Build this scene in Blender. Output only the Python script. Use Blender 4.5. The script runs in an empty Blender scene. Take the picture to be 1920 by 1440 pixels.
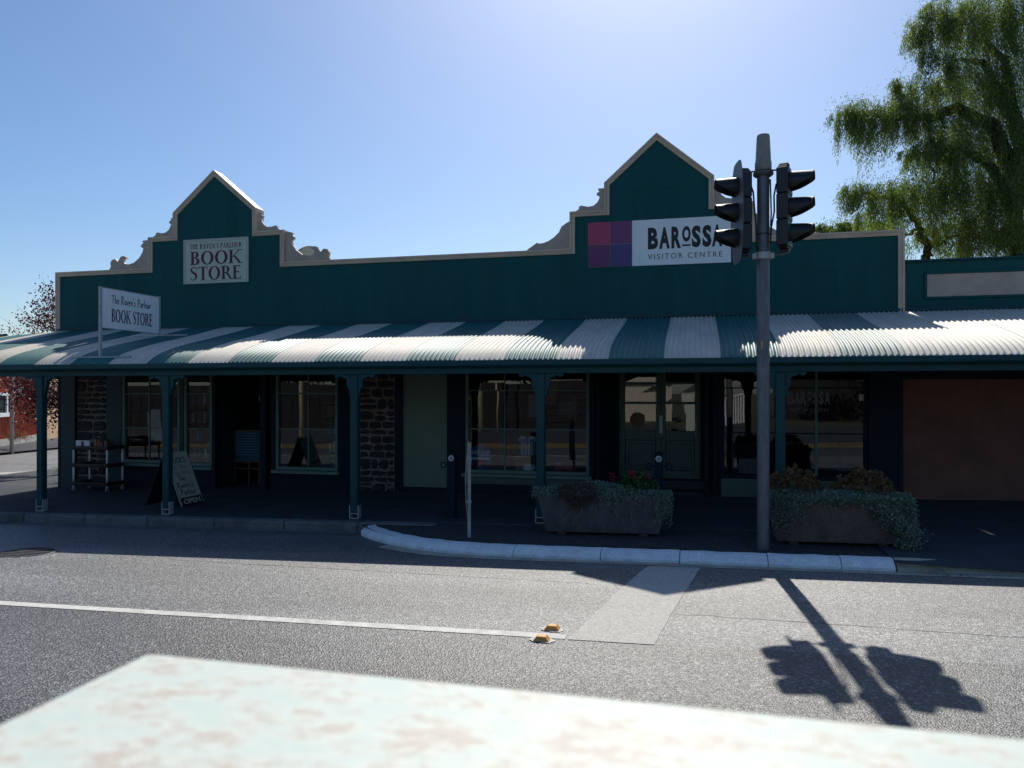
import bpy, math, random
import numpy as np
from mathutils import Vector, Matrix
random.seed(7); rng=np.random.default_rng(7)
S=bpy.context.scene; COL=S.collection
R=math.radians; PI=math.pi
# ------------------------------------------------------------------ camera
CAMH=1.83; YAW=R(13.8)
cd=bpy.data.cameras.new('camera'); cam=bpy.data.objects.new('camera',cd); COL.objects.link(cam)
cam.location=(0,0,CAMH); cam.rotation_euler=(R(90),0,YAW)
cd.sensor_width=36; cd.lens=26.25; cd.shift_y=15/1920; cd.clip_start=.02; cd.clip_end=3000
cd.dof.use_dof=True; cd.dof.focus_distance=12; cd.dof.aperture_fstop=6.5
S.camera=cam
# ------------------------------------------------------------------ sky and sun
w=bpy.data.worlds.new('World'); S.world=w; w.use_nodes=True
nt=w.node_tree; nt.nodes.clear()
SUN_EL=R(44.6); SUN_DIR=Vector((-.061,1,.985)).normalized()
sky=nt.nodes.new('ShaderNodeTexSky'); sky.sky_type='NISHITA'; sky.sun_disc=False
sky.sun_elevation=SUN_EL; sky.sun_rotation=math.atan2(SUN_DIR.x,SUN_DIR.y)
sky.air_density=1.0; sky.dust_density=1.0; sky.ozone_density=2.5; sky.altitude=200
bg=nt.nodes.new('ShaderNodeBackground'); bg.inputs[1].default_value=.103
wo=nt.nodes.new('ShaderNodeOutputWorld')
hs=nt.nodes.new('ShaderNodeHueSaturation'); hs.inputs['Saturation'].default_value=1.16
tm=nt.nodes.new('ShaderNodeMix'); tm.data_type='RGBA'; tm.blend_type='MULTIPLY'; tm.inputs[0].default_value=1; tm.inputs[7].default_value=(.99,1.05,1.12,1)
nt.links.new(sky.outputs[0],hs.inputs['Color']); nt.links.new(hs.outputs[0],tm.inputs[6]); nt.links.new(tm.outputs[2],bg.inputs[0]); nt.links.new(bg.outputs[0],wo.inputs[0])
sd=bpy.data.lights.new('sun','SUN'); sd.energy=5.0; sd.angle=R(.53); sd.color=(1,.95,.86)
sun=bpy.data.objects.new('sun',sd); COL.objects.link(sun)
sun.rotation_euler=SUN_DIR.to_track_quat('Z','Y').to_euler(); sun.location=(0,20,30)
S.view_settings.view_transform='Standard'; S.view_settings.look='None'
S.view_settings.exposure=0; S.view_settings.gamma=1; S.view_settings.use_curve_mapping=False
# ------------------------------------------------------------------ materials
def mat(name,col,rough=.6,metal=0,spec=.5,var=.0,vs=3.,col2=None,bump=0,bs=40,coat=0,fine=0,fs=60,streak=None,sub=0):
    m=bpy.data.materials.new(name); m.use_nodes=True; t=m.node_tree; n=t.nodes; L=t.links
    p=n['Principled BSDF']; p.inputs['Roughness'].default_value=rough; p.inputs['Metallic'].default_value=metal
    p.inputs['Specular IOR Level'].default_value=spec
    c=(*col,1); p.inputs['Base Color'].default_value=c
    if coat: p.inputs['Coat Weight'].default_value=coat; p.inputs['Coat Roughness'].default_value=.08
    out=None
    if var or bump or fine:
        g=n.new('ShaderNodeNewGeometry')
        pos=g.outputs['Position']
        if streak:
            mp=n.new('ShaderNodeMapping'); mp.inputs['Scale'].default_value=streak; L.new(pos,mp.inputs[0]); pos=mp.outputs[0]
    if var:
        no=n.new('ShaderNodeTexNoise'); no.inputs['Scale'].default_value=vs; no.inputs['Detail'].default_value=6; no.inputs['Roughness'].default_value=.65
        L.new(pos,no.inputs['Vector'])
        rp=n.new('ShaderNodeValToRGB'); rp.color_ramp.elements[0].position=.32; rp.color_ramp.elements[1].position=.68
        a=col2 if col2 else tuple(x*(1-var) for x in col)
        rp.color_ramp.elements[0].color=(*a,1); rp.color_ramp.elements[1].color=(*(col if col2 else tuple(min(1,x*(1+var)) for x in col)),1)
        L.new(no.outputs[0],rp.inputs[0]); out=rp.outputs[0]
    if fine:
        f=n.new('ShaderNodeTexNoise'); f.inputs['Scale'].default_value=fs; f.inputs['Detail'].default_value=3
        L.new(g.outputs['Position'],f.inputs['Vector'])
        mr=n.new('ShaderNodeMapRange'); mr.inputs[1].default_value=.35; mr.inputs[2].default_value=.65; mr.inputs[3].default_value=1-fine; mr.inputs[4].default_value=1+fine
        L.new(f.outputs[0],mr.inputs[0])
        mx=n.new('ShaderNodeMix'); mx.data_type='RGBA'; mx.blend_type='MULTIPLY'; mx.inputs[0].default_value=1
        if out: L.new(out,mx.inputs[6])
        else: mx.inputs[6].default_value=c
        L.new(mr.outputs[0],mx.inputs[7]); out=mx.outputs[2]
    if out: L.new(out,p.inputs['Base Color'])
    if bump:
        b=n.new('ShaderNodeTexNoise'); b.inputs['Scale'].default_value=bs; b.inputs['Detail'].default_value=5
        L.new(g.outputs['Position'],b.inputs['Vector'])
        bn=n.new('ShaderNodeBump'); bn.inputs['Strength'].default_value=bump; bn.inputs['Distance'].default_value=.02
        L.new(b.outputs[0],bn.inputs['Height']); L.new(bn.outputs[0],p.inputs['Normal'])
    return m
def asphalt(name,base,lite,rough,scale=62,bump=.9):
    m=bpy.data.materials.new(name); m.use_nodes=True; t=m.node_tree; n=t.nodes; L=t.links; p=n['Principled BSDF']
    g=n.new('ShaderNodeNewGeometry')
    v=n.new('ShaderNodeTexVoronoi'); v.inputs['Scale'].default_value=scale; v.inputs['Randomness'].default_value=1; L.new(g.outputs['Position'],v.inputs['Vector'])
    sp=n.new('ShaderNodeSeparateColor'); L.new(v.outputs['Color'],sp.inputs[0])
    rp=n.new('ShaderNodeValToRGB'); e=rp.color_ramp.elements
    e[0].position=.0; e[0].color=(*[x*.35 for x in base],1); e[1].position=1; e[1].color=(*lite,1)
    q=e.new(.5); q.color=(*base,1); q=e.new(.8); q.color=(*[x*1.7 for x in base],1)
    L.new(sp.outputs[0],rp.inputs[0])
    no=n.new('ShaderNodeTexNoise'); no.inputs['Scale'].default_value=.8; no.inputs['Detail'].default_value=6
    mp=n.new('ShaderNodeMapping'); mp.inputs['Scale'].default_value=(.25,1.6,1); L.new(g.outputs['Position'],mp.inputs[0]); L.new(mp.outputs[0],no.inputs['Vector'])
    mr=n.new('ShaderNodeMapRange'); mr.inputs[1].default_value=.3; mr.inputs[2].default_value=.7; mr.inputs[3].default_value=.72; mr.inputs[4].default_value=1.3; L.new(no.outputs[0],mr.inputs[0])
    mx=n.new('ShaderNodeMix'); mx.data_type='RGBA'; mx.blend_type='MULTIPLY'; mx.inputs[0].default_value=1
    L.new(rp.outputs[0],mx.inputs[6]); L.new(mr.outputs[0],mx.inputs[7]); L.new(mx.outputs[2],p.inputs['Base Color'])
    # tilt of every aggregate grain
    b=n.new('ShaderNodeBump'); b.inputs['Strength'].default_value=bump; b.inputs['Distance'].default_value=.006
    n2=n.new('ShaderNodeTexNoise'); n2.inputs['Scale'].default_value=scale*1.3; n2.inputs['Detail'].default_value=2; L.new(g.outputs['Position'],n2.inputs['Vector'])
    ad=n.new('ShaderNodeMath'); ad.operation='ADD'; L.new(v.outputs['Distance'],ad.inputs[0]); L.new(n2.outputs[0],ad.inputs[1])
    L.new(ad.outputs[0],b.inputs['Height']); L.new(b.outputs[0],p.inputs['Normal'])
    p.inputs['Roughness'].default_value=rough; p.inputs['Specular IOR Level'].default_value=.75
    return m
def leafmat(name,c1,c2,trans=.5,rough=.5):
    m=bpy.data.materials.new(name); m.use_nodes=True; t=m.node_tree; n=t.nodes; L=t.links; p=n['Principled BSDF']
    g=n.new('ShaderNodeNewGeometry'); rp=n.new('ShaderNodeValToRGB')
    rp.color_ramp.elements[0].color=(*c1,1); rp.color_ramp.elements[1].color=(*c2,1); L.new(g.outputs['Random Per Island'],rp.inputs[0])
    L.new(rp.outputs[0],p.inputs['Base Color']); p.inputs['Roughness'].default_value=rough
    tr=n.new('ShaderNodeBsdfTranslucent'); mx=n.new('ShaderNodeMix'); mx.data_type='RGBA'; mx.blend_type='MULTIPLY'; mx.inputs[0].default_value=1
    L.new(rp.outputs[0],mx.inputs[6]); mx.inputs[7].default_value=(1.5,1.7,.7,1) if c1[1]>c1[0] else (2,1,1,1)
    L.new(mx.outputs[2],tr.inputs[0]); ms=n.new('ShaderNodeMixShader'); ms.inputs[0].default_value=trans
    L.new(p.outputs[0],ms.inputs[1]); L.new(tr.outputs[0],ms.inputs[2]); L.new(ms.outputs[0],n['Material Output'].inputs[0])
    return m
def glassmat():
    m=bpy.data.materials.new('window_glass'); m.use_nodes=True; t=m.node_tree; n=t.nodes; L=t.links; n.remove(n['Principled BSDF'])
    tr=n.new('ShaderNodeBsdfTransparent'); tr.inputs[0].default_value=(.82,.87,.87,1)
    gl=n.new('ShaderNodeBsdfGlossy'); gl.inputs['Roughness'].default_value=.0
    fr=n.new('ShaderNodeFresnel'); fr.inputs[0].default_value=1.62
    ma=n.new('ShaderNodeMath'); ma.operation='MULTIPLY'; ma.inputs[1].default_value=1.9; ma.use_clamp=True
    g=n.new('ShaderNodeNewGeometry'); no=n.new('ShaderNodeTexNoise'); no.inputs['Scale'].default_value=1.6; no.inputs['Detail'].default_value=1
    L.new(g.outputs['Position'],no.inputs['Vector'])
    b=n.new('ShaderNodeBump'); b.inputs['Strength'].default_value=.05; b.inputs['Distance'].default_value=.010; L.new(no.outputs[0],b.inputs['Height'])
    L.new(b.outputs[0],gl.inputs['Normal'])
    ms=n.new('ShaderNodeMixShader'); L.new(fr.outputs[0],ma.inputs[0]); L.new(ma.outputs[0],ms.inputs[0]); L.new(tr.outputs[0],ms.inputs[1]); L.new(gl.outputs[0],ms.inputs[2])
    L.new(ms.outputs[0],n['Material Output'].inputs[0]); return m
M={}
M['road']=asphalt('road_asphalt',(.115,.115,.113),(.42,.42,.41),.52,scale=85,bump=.75)
M['road2']=asphalt('near_lane_asphalt',(.062,.062,.062),(.24,.24,.24),.5,scale=75,bump=.8)
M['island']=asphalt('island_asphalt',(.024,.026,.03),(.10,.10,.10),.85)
M['side']=asphalt('side_asphalt',(.12,.12,.12),(.3,.3,.29),.75)
M['ground']=mat('dry_ground',(.07,.075,.04),.9,var=.35,vs=.8,bump=.3)
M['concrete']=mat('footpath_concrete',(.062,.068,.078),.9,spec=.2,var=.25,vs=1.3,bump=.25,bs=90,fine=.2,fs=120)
M['concrete2']=mat('kerb_concrete',(.15,.15,.145),.85,var=.3,vs=2.5,bump=.3,bs=80,fine=.25)
M['gutterc']=mat('gutter_concrete',(.42,.38,.30),.8,var=.25,vs=3,bump=.25,fine=.2)
M['kerbw']=mat('worn_white_kerb_paint',(.90,.92,.92),.75,var=.3,vs=7,col2=(.70,.72,.72),bump=.5,bs=60,fine=.12)
M['linew']=mat('road_line_paint',(.55,.53,.48),.8,spec=.2,var=.3,vs=22,col2=(.42,.405,.37),bump=.5,bs=110,fine=.25,fs=90)
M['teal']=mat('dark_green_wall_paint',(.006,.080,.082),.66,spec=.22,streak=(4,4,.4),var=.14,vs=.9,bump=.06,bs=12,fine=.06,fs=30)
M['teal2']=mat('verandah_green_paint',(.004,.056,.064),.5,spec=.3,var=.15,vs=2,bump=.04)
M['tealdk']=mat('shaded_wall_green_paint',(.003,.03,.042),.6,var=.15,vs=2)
M['linec']=mat('centre_line_paint',(.55,.54,.50),.75,spec=.3,var=.2,vs=9,fine=.2,fs=90)
M['navy']=mat('dark_trim_paint',(.003,.012,.026),.6,spec=.2,var=.2,vs=2)
M['sage']=mat('sage_green_joinery_paint',(.12,.19,.17),.55,var=.12,vs=3)
M['sagewall']=mat('sage_green_panel_paint',(.14,.195,.14),.7,var=.12,vs=1.2,bump=.05)
M['doorg']=mat('door_green_paint',(.05,.105,.085),.5,var=.12,vs=2)
M['cream']=mat('cream_trim_paint',(.62,.48,.36),.6,var=.12,vs=3,bump=.05)
M['creamd']=mat('pink_beige_trim_paint',(.46,.36,.29),.65,var=.14,vs=4,bump=.05)
M['mortar']=mat('pale_lime_mortar',(.20,.155,.13),.95,var=.3,vs=9,bump=.6,bs=60)
M['stone']=mat('dark_bluestone',(.020,.019,.024),.8,var=.5,vs=7,bump=.8,bs=25,fine=.3,fs=50)
M['brown']=mat('brown_rendered_wall',(.19,.088,.062),.85,var=.22,vs=1.2,bump=.25,bs=20)
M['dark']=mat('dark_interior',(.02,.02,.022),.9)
M['dfloor']=mat('shop_floor',(.05,.04,.03),.6,var=.2)
M['rlight']=mat('pale_corrugated_roof_paint',(.68,.62,.52),.6,spec=.3,var=.12,vs=2.2,col2=(.54,.50,.43),streak=(3,.5,1),fine=.06,fs=25)
M['rglare']=mat('glare_paled_green_roof_paint',(.20,.27,.24),.55,spec=.4,var=.12,vs=2.2,streak=(3,.5,1))  # paler copy of the roof green, sun glare put into the colour
M['rgreen']=mat('green_corrugated_roof_paint',(.03,.15,.145),.52,spec=.45,var=.12,vs=2.2,streak=(3,.5,1),fine=.06,fs=25)
M['roofback']=mat('rear_roof_iron',(.3,.3,.3),.5,metal=.5)
M['steel']=mat('weathered_galvanised_steel',(.15,.15,.165),.5,metal=.55,var=.22,vs=5,bump=.06,bs=50,streak=(6,6,1))
M['capgrey']=mat('grey_plastic_cap',(.28,.25,.22),.6,var=.2,vs=12)
M['blk']=mat('matt_black_plastic',(.012,.012,.014),.42,var=.2,vs=6)
M['board']=mat('grey_backing_board',(.10,.10,.11),.5,var=.15)
M['galv']=mat('pale_galvanised_bracket',(.42,.43,.43),.5,metal=.3,var=.2,vs=20)
M['chrome']=mat('bright_metal',(.7,.68,.6),.25,metal=1)
M['white']=mat('white_sign_panel',(.82,.84,.84),.45,var=.05,vs=4)
M['signw']=mat('off_white_sign_panel',(.52,.54,.44),.45,var=.06,vs=4)
M['signframe']=mat('sign_frame',(.40,.42,.40),.4,metal=.3)
M['ink']=mat('black_lettering',(.008,.008,.012),.5)
M['maroon']=mat('maroon_lettering',(.085,.012,.03),.5)
M['purple']=mat('purple_lettering',(.06,.012,.07),.5)
M['sq1']=mat('magenta_square',(.42,.035,.11),.4); M['sq2']=mat('plum_square',(.17,.03,.13),.4)
M['sq3']=mat('deep_plum_square',(.13,.02,.10),.4); M['sq4']=mat('indigo_square',(.07,.035,.17),.4)
M['amber']=mat('amber_reflector',(.62,.31,.07),.4,var=.2,vs=40); M['padw']=mat('white_adhesive',(.42,.42,.40),.7,var=.3,vs=30)
M['iron']=mat('cast_iron_cover',(.06,.06,.06),.5,metal=.6,var=.4,vs=30,bump=.6,bs=60)
M['wood']=mat('warm_timber',(.16,.07,.035),.55,var=.25,vs=9,streak=(4,4,.6))
M['chalk']=mat('blue_black_chalkboard',(.02,.10,.16),.75,var=.3,vs=8)
M['chalkw']=mat('chalk_marks',(.25,.33,.38),.9)
M['planterg']=mat('grey_planter_concrete',(.085,.088,.095),.9,var=.3,vs=5,bump=.35,bs=45,fine=.2,fs=50,streak=(1.5,1.5,.7))
M['planter']=mat('weathered_planter_concrete',(.115,.085,.072),.9,var=.3,vs=5,bump=.35,bs=45,fine=.2,fs=50,streak=(1.5,1.5,.7))
M['soil']=mat('potting_soil',(.03,.02,.012),1,bump=.8)
M['bark']=mat('dark_rough_bark',(.035,.024,.017),.95,var=.35,vs=6,bump=.9,bs=14)
M['redw']=mat('rusty_red_corrugated_wall',(.50,.085,.025),.6,var=.3,vs=2.5)
M['tan']=mat('sandy_rendered_wall',(.62,.42,.25),.9,var=.15,vs=1.2,bump=.2)
M['pconc']=mat('pale_concrete',(.42,.41,.37),.9,var=.22,vs=1.5,bump=.2)
M['cabg']=None
M['creampole']=mat('cream_pole_paint',(.85,.74,.48),.5,var=.15)
M['yellow']=mat('yellow_kerb_paint',(.16,.13,.07),.7,var=.3)
M['grey']=mat('mid_grey_paint',(.22,.22,.23),.6,var=.15)
M['book']=mat('book_cloth',(.10,.08,.07),.8,var=.4,vs=12); M['paper']=mat('printed_paper',(.8,.78,.74),.8,var=.15,vs=9)
M['red']=mat('red_cloth',(.35,.02,.03),.6); M['blue']=mat('royal_blue_print',(.02,.08,.34),.5); M['orange']=mat('terracotta_book',(.32,.10,.03),.7)
M['silver']=mat('pale_tube',(.85,.86,.88),.4)
M['glass']=glassmat()
M['leafp']=leafmat('pepper_tree_leaves',(.028,.048,.020),(.22,.27,.10),.55)
M['leafd']=leafmat('dark_street_tree_leaves',(.015,.035,.010),(.05,.09,.02),.3)
M['leafr']=leafmat('purple_plum_leaves',(.02,.006,.009),(.10,.02,.028),.3)
M['leafs']=leafmat('silver_trailing_leaves',(.11,.16,.13),(.28,.35,.29),.2,.7)
M['leafb']=leafmat('bronze_succulent_leaves',(.11,.075,.03),(.24,.16,.07),.25,.5)
M['leafbr']=leafmat('dry_brown_leaves',(.07,.045,.03),(.15,.10,.07),.2,.8)
M['leafg']=leafmat('green_geranium_leaves',(.02,.07,.025),(.05,.13,.04),.25)
M['petal']=leafmat('red_petals',(.3,.015,.015),(.42,.03,.03),.3)
M['stalk']=mat('pale_dry_stalk',(.25,.26,.22),.9)
# ------------------------------------------------------------------ mesh helpers
class MB:
    def __init__(s): s.v=[]; s.f=[]
    def add(s,vs,fs):
        o=len(s.v); s.v+= [tuple(p) for p in vs]; s.f+=[tuple(i+o for i in f) for f in fs]; return s
    def box(s,x0,x1,y0,y1,z0,z1):
        return s.add([(x0,y0,z0),(x1,y0,z0),(x1,y1,z0),(x0,y1,z0),(x0,y0,z1),(x1,y0,z1),(x1,y1,z1),(x0,y1,z1)],
          [(0,3,2,1),(4,5,6,7),(0,1,5,4),(1,2,6,5),(2,3,7,6),(3,0,4,7)])
    def sbox(s,x0,x1,y0,y1,h0,h1,f=None):   # box following the sloping ground, h above ground
        f=f or gz
        return s.add([(x0,y0,f(x0)+h0),(x1,y0,f(x1)+h0),(x1,y1,f(x1)+h0),(x0,y1,f(x0)+h0),(x0,y0,f(x0)+h1),(x1,y0,f(x1)+h1),(x1,y1,f(x1)+h1),(x0,y1,f(x0)+h1)],
          [(0,3,2,1),(4,5,6,7),(0,1,5,4),(1,2,6,5),(2,3,7,6),(3,0,4,7)])
    def prism(s,poly,y0,y1):                # poly in XZ, extruded along Y
        n=len(poly); a=sum(poly[i][0]*poly[(i+1)%n][1]-poly[(i+1)%n][0]*poly[i][1] for i in range(n))
        if a<0: poly=poly[::-1]
        vs=[(x,y0,z) for x,z in poly]+[(x,y1,z) for x,z in poly]
        return s.add(vs,[tuple(range(n)),tuple(range(2*n-1,n-1,-1))]+[(i,i+n,(i+1)%n+n,(i+1)%n) for i in range(n)])
    def tube(s,pts,r,n=8,cap=True):
        pts=[Vector(p) for p in pts]; m=len(pts); rr=r if isinstance(r,(list,tuple)) else [r]*m
        o=len(s.v); vs=[]; up=Vector((0,0,1))
        for i,p in enumerate(pts):
            t=(pts[min(i+1,m-1)]-pts[max(i-1,0)]).normalized()
            if i==0: u=t.orthogonal().normalized()
            else: u=(u-t*u.dot(t)).normalized()
            v=t.cross(u)
            for k in range(n):
                a=2*PI*k/n; vs.append(p+(u*math.cos(a)+v*math.sin(a))*rr[i])
        fs=[(i*n+k,i*n+(k+1)%n,(i+1)*n+(k+1)%n,(i+1)*n+k) for i in range(m-1) for k in range(n)]
        if cap: fs+=[tuple(range(n-1,-1,-1)),tuple((m-1)*n+k for k in range(n))]
        return s.add(vs,fs)
    def lathe(s,cx,cy,prof,n=24):           # prof: (r,z)
        vs=[(cx+r*math.cos(2*PI*k/n),cy+r*math.sin(2*PI*k/n),z) for r,z in prof for k in range(n)]
        m=len(prof)
        fs=[(i*n+k,i*n+(k+1)%n,(i+1)*n+(k+1)%n,(i+1)*n+k) for i in range(m-1) for k in range(n)]
        fs+=[tuple(range(n-1,-1,-1)),tuple((m-1)*n+k for k in range(n))]
        return s.add(vs,fs)
    def xf(s,m):
        s.v=[tuple(m@Vector(p)) for p in s.v]; return s
    def build(s,name,m,parent=None,label=None,bevel=0,smooth=False,kind=None,seg=1):
        base=Vector(parent['_o']) if parent and '_o' in parent else Vector((0,0,0))
        me=bpy.data.meshes.new(name); me.from_pydata([tuple(Vector(p)-base) for p in s.v],[],s.f); me.update()
        if smooth:
            me.polygons.foreach_set('use_smooth',[True]*len(me.polygons))
        me.materials.append(M[m] if isinstance(m,str) else m)
        o=bpy.data.objects.new(name,me); COL.objects.link(o)
        if parent: o.parent=parent; o['_o']=tuple(base)
        if label: o['label']=label
        if kind: o['kind']=kind
        if bevel:
            b=o.modifiers.new('bevel','BEVEL'); b.width=bevel; b.segments=seg; b.limit_method='ANGLE'; b.angle_limit=R(40)
        return o
def box(*a): return MB().box(*a)
def thing(name,label,cat,loc,group=None):
    o=bpy.data.objects.new(name,None); COL.objects.link(o); o.location=loc; o.empty_display_size=.2
    o['label']=label; o['category']=cat; o['_o']=tuple(loc)
    if group: o['group']=group
    return o
def tag(o,label,cat,group=None,kind=None):
    o['label']=label; o['category']=cat
    if group: o['group']=group
    if kind: o['kind']=kind
    return o
def fastmesh(name,V,F,m,parent=None,kind=None):
    """V (n,3), F (m,4) numpy quads"""
    base=np.array(parent['_o']) if parent else np.zeros(3)
    me=bpy.data.meshes.new(name); me.vertices.add(len(V)); me.vertices.foreach_set('co',(V-base).astype(np.float32).ravel())
    k=F.shape[1]; me.loops.add(F.size); me.loops.foreach_set('vertex_index',F.astype(np.int32).ravel())
    me.polygons.add(len(F)); me.polygons.foreach_set('loop_start',np.arange(0,F.size,k,dtype=np.int32))
    me.update(calc_edges=True); me.validate()
    me.materials.append(M[m]); o=bpy.data.objects.new(name,me); COL.objects.link(o)
    if parent: o.parent=parent; o['_o']=tuple(base)
    if kind: o['kind']=kind
    return o
def leaves(P,D,L,W,fold=.25):
    """quad leaf for every point P, along D, length L, width W (arrays)"""
    n=len(P); D=D/np.linalg.norm(D,axis=1)[:,None]; r=rng.normal(size=(n,3)); s=np.cross(D,r); s/=np.linalg.norm(s,axis=1)[:,None]
    nn=np.cross(D,s); L=np.broadcast_to(L,n)[:,None]; W=np.broadcast_to(W,n)[:,None]
    a=P; b=P+D*L*.5+s*W*.5+nn*W*fold; c=P+D*L; d=P+D*L*.45-s*W*.5+nn*W*fold
    V=np.stack([a,b,c,d],1).reshape(-1,3); F=np.arange(n*4).reshape(n,4); return V,F
def gz(x): return .018*max(-60,min(60,x))
def at(px,py,Y):                            # photo point on the plane Y -> world X, Z
    a=(px-960)/1400; b=(735-py)/1400; c,s=math.cos(YAW),math.sin(YAW); x=a*c-s; y=a*s+c; k=Y/y
    return (x*k,CAMH+b*k)
def AX(px,Y): return at(px,735,Y)[0]
# ------------------------------------------------------------------ ground, road, footpaths
def rprof(y):                               # road height above the base slope
    P=[(-1,-.06),(1.2,-.06),(3.5,.03),(5.5,.015),(7.2,-.03),(8.0,-.058),(8.62,-.11),(10.4,-.13)]
    for (a,b),(c,d) in zip(P,P[1:]):
        if y<=c: return b+(d-b)*(y-a)/(c-a)
    return -.13
def sheet(name,xs,ys,f,m,kind='structure'):
    V=[(x,y,f(x,y)) for y in ys for x in xs]; nx=len(xs)
    F=[(j*nx+i,j*nx+i+1,(j+1)*nx+i+1,(j+1)*nx+i) for j in range(len(ys)-1) for i in range(nx-1)]
    o=MB().add(V,F).build(name,m,smooth=True); o['kind']=kind; return o
sheet('ground',[-900,-60,0,60,900],[-900,-30,0,40,900],lambda x,y:gz(x)-.35,'ground')
sheet('road',[-60,-30,-16,-8,0,8,16,30,60],[5.5,6.4,7.2,8.0,8.62,9.4,10.3],lambda x,y:gz(x)+rprof(y),'road')
sheet('near_lane',[-60,-30,-16,-8,0,8,16,30,60],[-.4,1.2,2.3,3.5,4.5,5.5],lambda x,y:gz(x)+rprof(y),'road2')
sheet('opposite_footpath',[-60,-30,0,30,60],[-12,-4,1.0],lambda x,y:gz(x)+.08,'concrete')
MB().sbox(-60,60,1.0,1.2,-.3,.085).build('opposite_kerb','yellow').__setitem__('kind','structure')
sheet('opposite_yard',[-60,0,60],[-60,-12],lambda x,y:gz(x)+.07,'ground')
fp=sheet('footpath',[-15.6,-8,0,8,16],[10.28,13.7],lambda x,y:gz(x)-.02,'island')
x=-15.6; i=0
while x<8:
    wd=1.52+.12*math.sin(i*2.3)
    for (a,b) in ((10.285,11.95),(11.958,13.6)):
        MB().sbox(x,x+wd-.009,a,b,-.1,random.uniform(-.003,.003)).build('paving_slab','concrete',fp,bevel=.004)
    x+=wd; i+=1
kf=MB().sbox(-15.6,-4.7,10.16,10.28,-.4,-.05).build('footpath_kerb','concrete2'); kf['kind']='structure'
x=-15.6
while x<-4.4:
    MB().sbox(x,x+1.19,10.07,10.283,-.3,.004).build('kerb_stone','concrete2',kf,bevel=.03,seg=2); x+=1.2
# bulb-out of the footpath with its kerb (path of the kerb's front)
KP=[(-4.74,9.98),(-4.54,9.70),(-4.25,9.43),(-3.92,9.18),(-3.5,8.94),(-3.05,8.78),(-2.55,8.70),(-1.9,8.66),(2.06,8.62)]
isl=MB(); top=[(x,y+.1) for x,y in KP]+[(2.06,10.29),(-4.70,10.29)]
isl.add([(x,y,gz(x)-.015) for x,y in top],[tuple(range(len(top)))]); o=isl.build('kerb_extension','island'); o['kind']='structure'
sheet('right_apron',[2.06,4,8,16,30],[8.60,9.4,10.3],lambda x,y:gz(x)-.004-.085*min(1,max(0,(9.4-y)/.8))*(min(1,max(0,(x-2.06)/2.2))),'concrete')
for xx in (3.0,4.9,6.8):
    pass
kw=MB().add([(x,y,gz(x)-.2) for x,y in top],[tuple(range(len(top)))]).build('white_kerb','concrete2'); kw['kind']='structure'
def resample(P,step):
    out=[Vector(P[0])]; 
    for a,b in zip(P,P[1:]):
        a=Vector(a);b=Vector(b); n=max(1,int((b-a).length/step))
        for k in range(1,n+1): out.append(a+(b-a)*k/n)
    return out
RP=resample(KP,.12)
def kerbblock(P,m,h=0.0,wd=.21,low=None):
    mb=MB(); n=len(P)
    prof=[(.02,-.3),(.0,-.075),(.05,-.03),(.11,-.004),(wd,.004),(wd,-.3)]
    vs=[]
    for i,p in enumerate(P):
        t=(P[min(i+1,n-1)]-P[max(i-1,0)]).normalized(); q=Vector((-t.y,t.x))
        j=.002*math.sin(i*1.7+P[0].x*9)+random.uniform(-.0025,.0025)
        for (u,z) in prof:
            zz=z+(j if z>-.1 else 0)-(low(p.x) if low and z>-.1 else 0); c=p+q*(u+j)
            vs.append((c.x,c.y,gz(p.x)+zz))
    k=len(prof); fs=[(i*k+a,(i+1)*k+a,(i+1)*k+(a+1)%k,i*k+(a+1)%k) for i in range(n-1) for a in range(k)]
    fs+=[tuple(range(k)),tuple((n-1)*k+a for a in range(k-1,-1,-1))]
    return mb.add(vs,fs)
# blocks: cut the path at the joints seen in the photo
cuts=[.16,.9,2.05,3.05,4.1,5.0,5.95,6.7,7.6]; 
L=[0]
for a,b in zip(RP,RP[1:]): L.append(L[-1]+(b-a).length)
tot=L[-1]; cuts=[c for c in cuts if c<tot-.3]+[tot]
def pt(l):
    for i in range(len(L)-1):
        if L[i+1]>=l: return RP[i]+(RP[i+1]-RP[i])*((l-L[i])/(L[i+1]-L[i]))
    return RP[-1]
for a,b in zip(cuts,cuts[1:]):
    n=max(3,int((b-a)/.12)); P=[pt(a+.005+(b-a-.01)*k/n) for k in range(n+1)]
    kerbblock(P,'kerbw').build('kerb_stone','kerbw',kw,smooth=False)
gk=None
gp=MB().sbox(2.07,16,8.78,8.79,-.3,-.06).build('grey_kerb','concrete2'); gp['kind']='structure'
x=2.075
while x<12:
    P=[Vector((x+k*.2,8.62-.0)) for k in range(7)]
    kerbblock(P,'gutterc',low=lambda q:min(.085,max(0,(q-2.3)*.045))).build('kerb_stone','gutterc',gp); x+=1.205
# concrete gutter strips against the kerbs
def strip(name,P,wd,m,dz=.004):
    vs=[];n=len(P)
    for i,p in enumerate(P):
        p=Vector(p);t=(Vector(P[min(i+1,n-1)])-Vector(P[max(i-1,0)])).normalized(); q=Vector((t.y,-t.x))
        for u in (0,wd):
            c=p+q*u; vs.append((c.x,c.y,gz(c.x)+rprof(c.y)+dz))
    o=MB().add(vs,[(2*i,2*i+1,2*i+3,2*i+2) for i in range(n-1)]).build(name,m); o['kind']='structure'; return o
strip('concrete_gutter',[(p.x,p.y) for p in RP[8:]]+[(12,8.62)],.20,'gutterc')
strip('footpath_gutter',[(-15.6+k,10.075) for k in range(11)]+[(-4.75,10.075)],.25,'concrete2')
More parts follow.
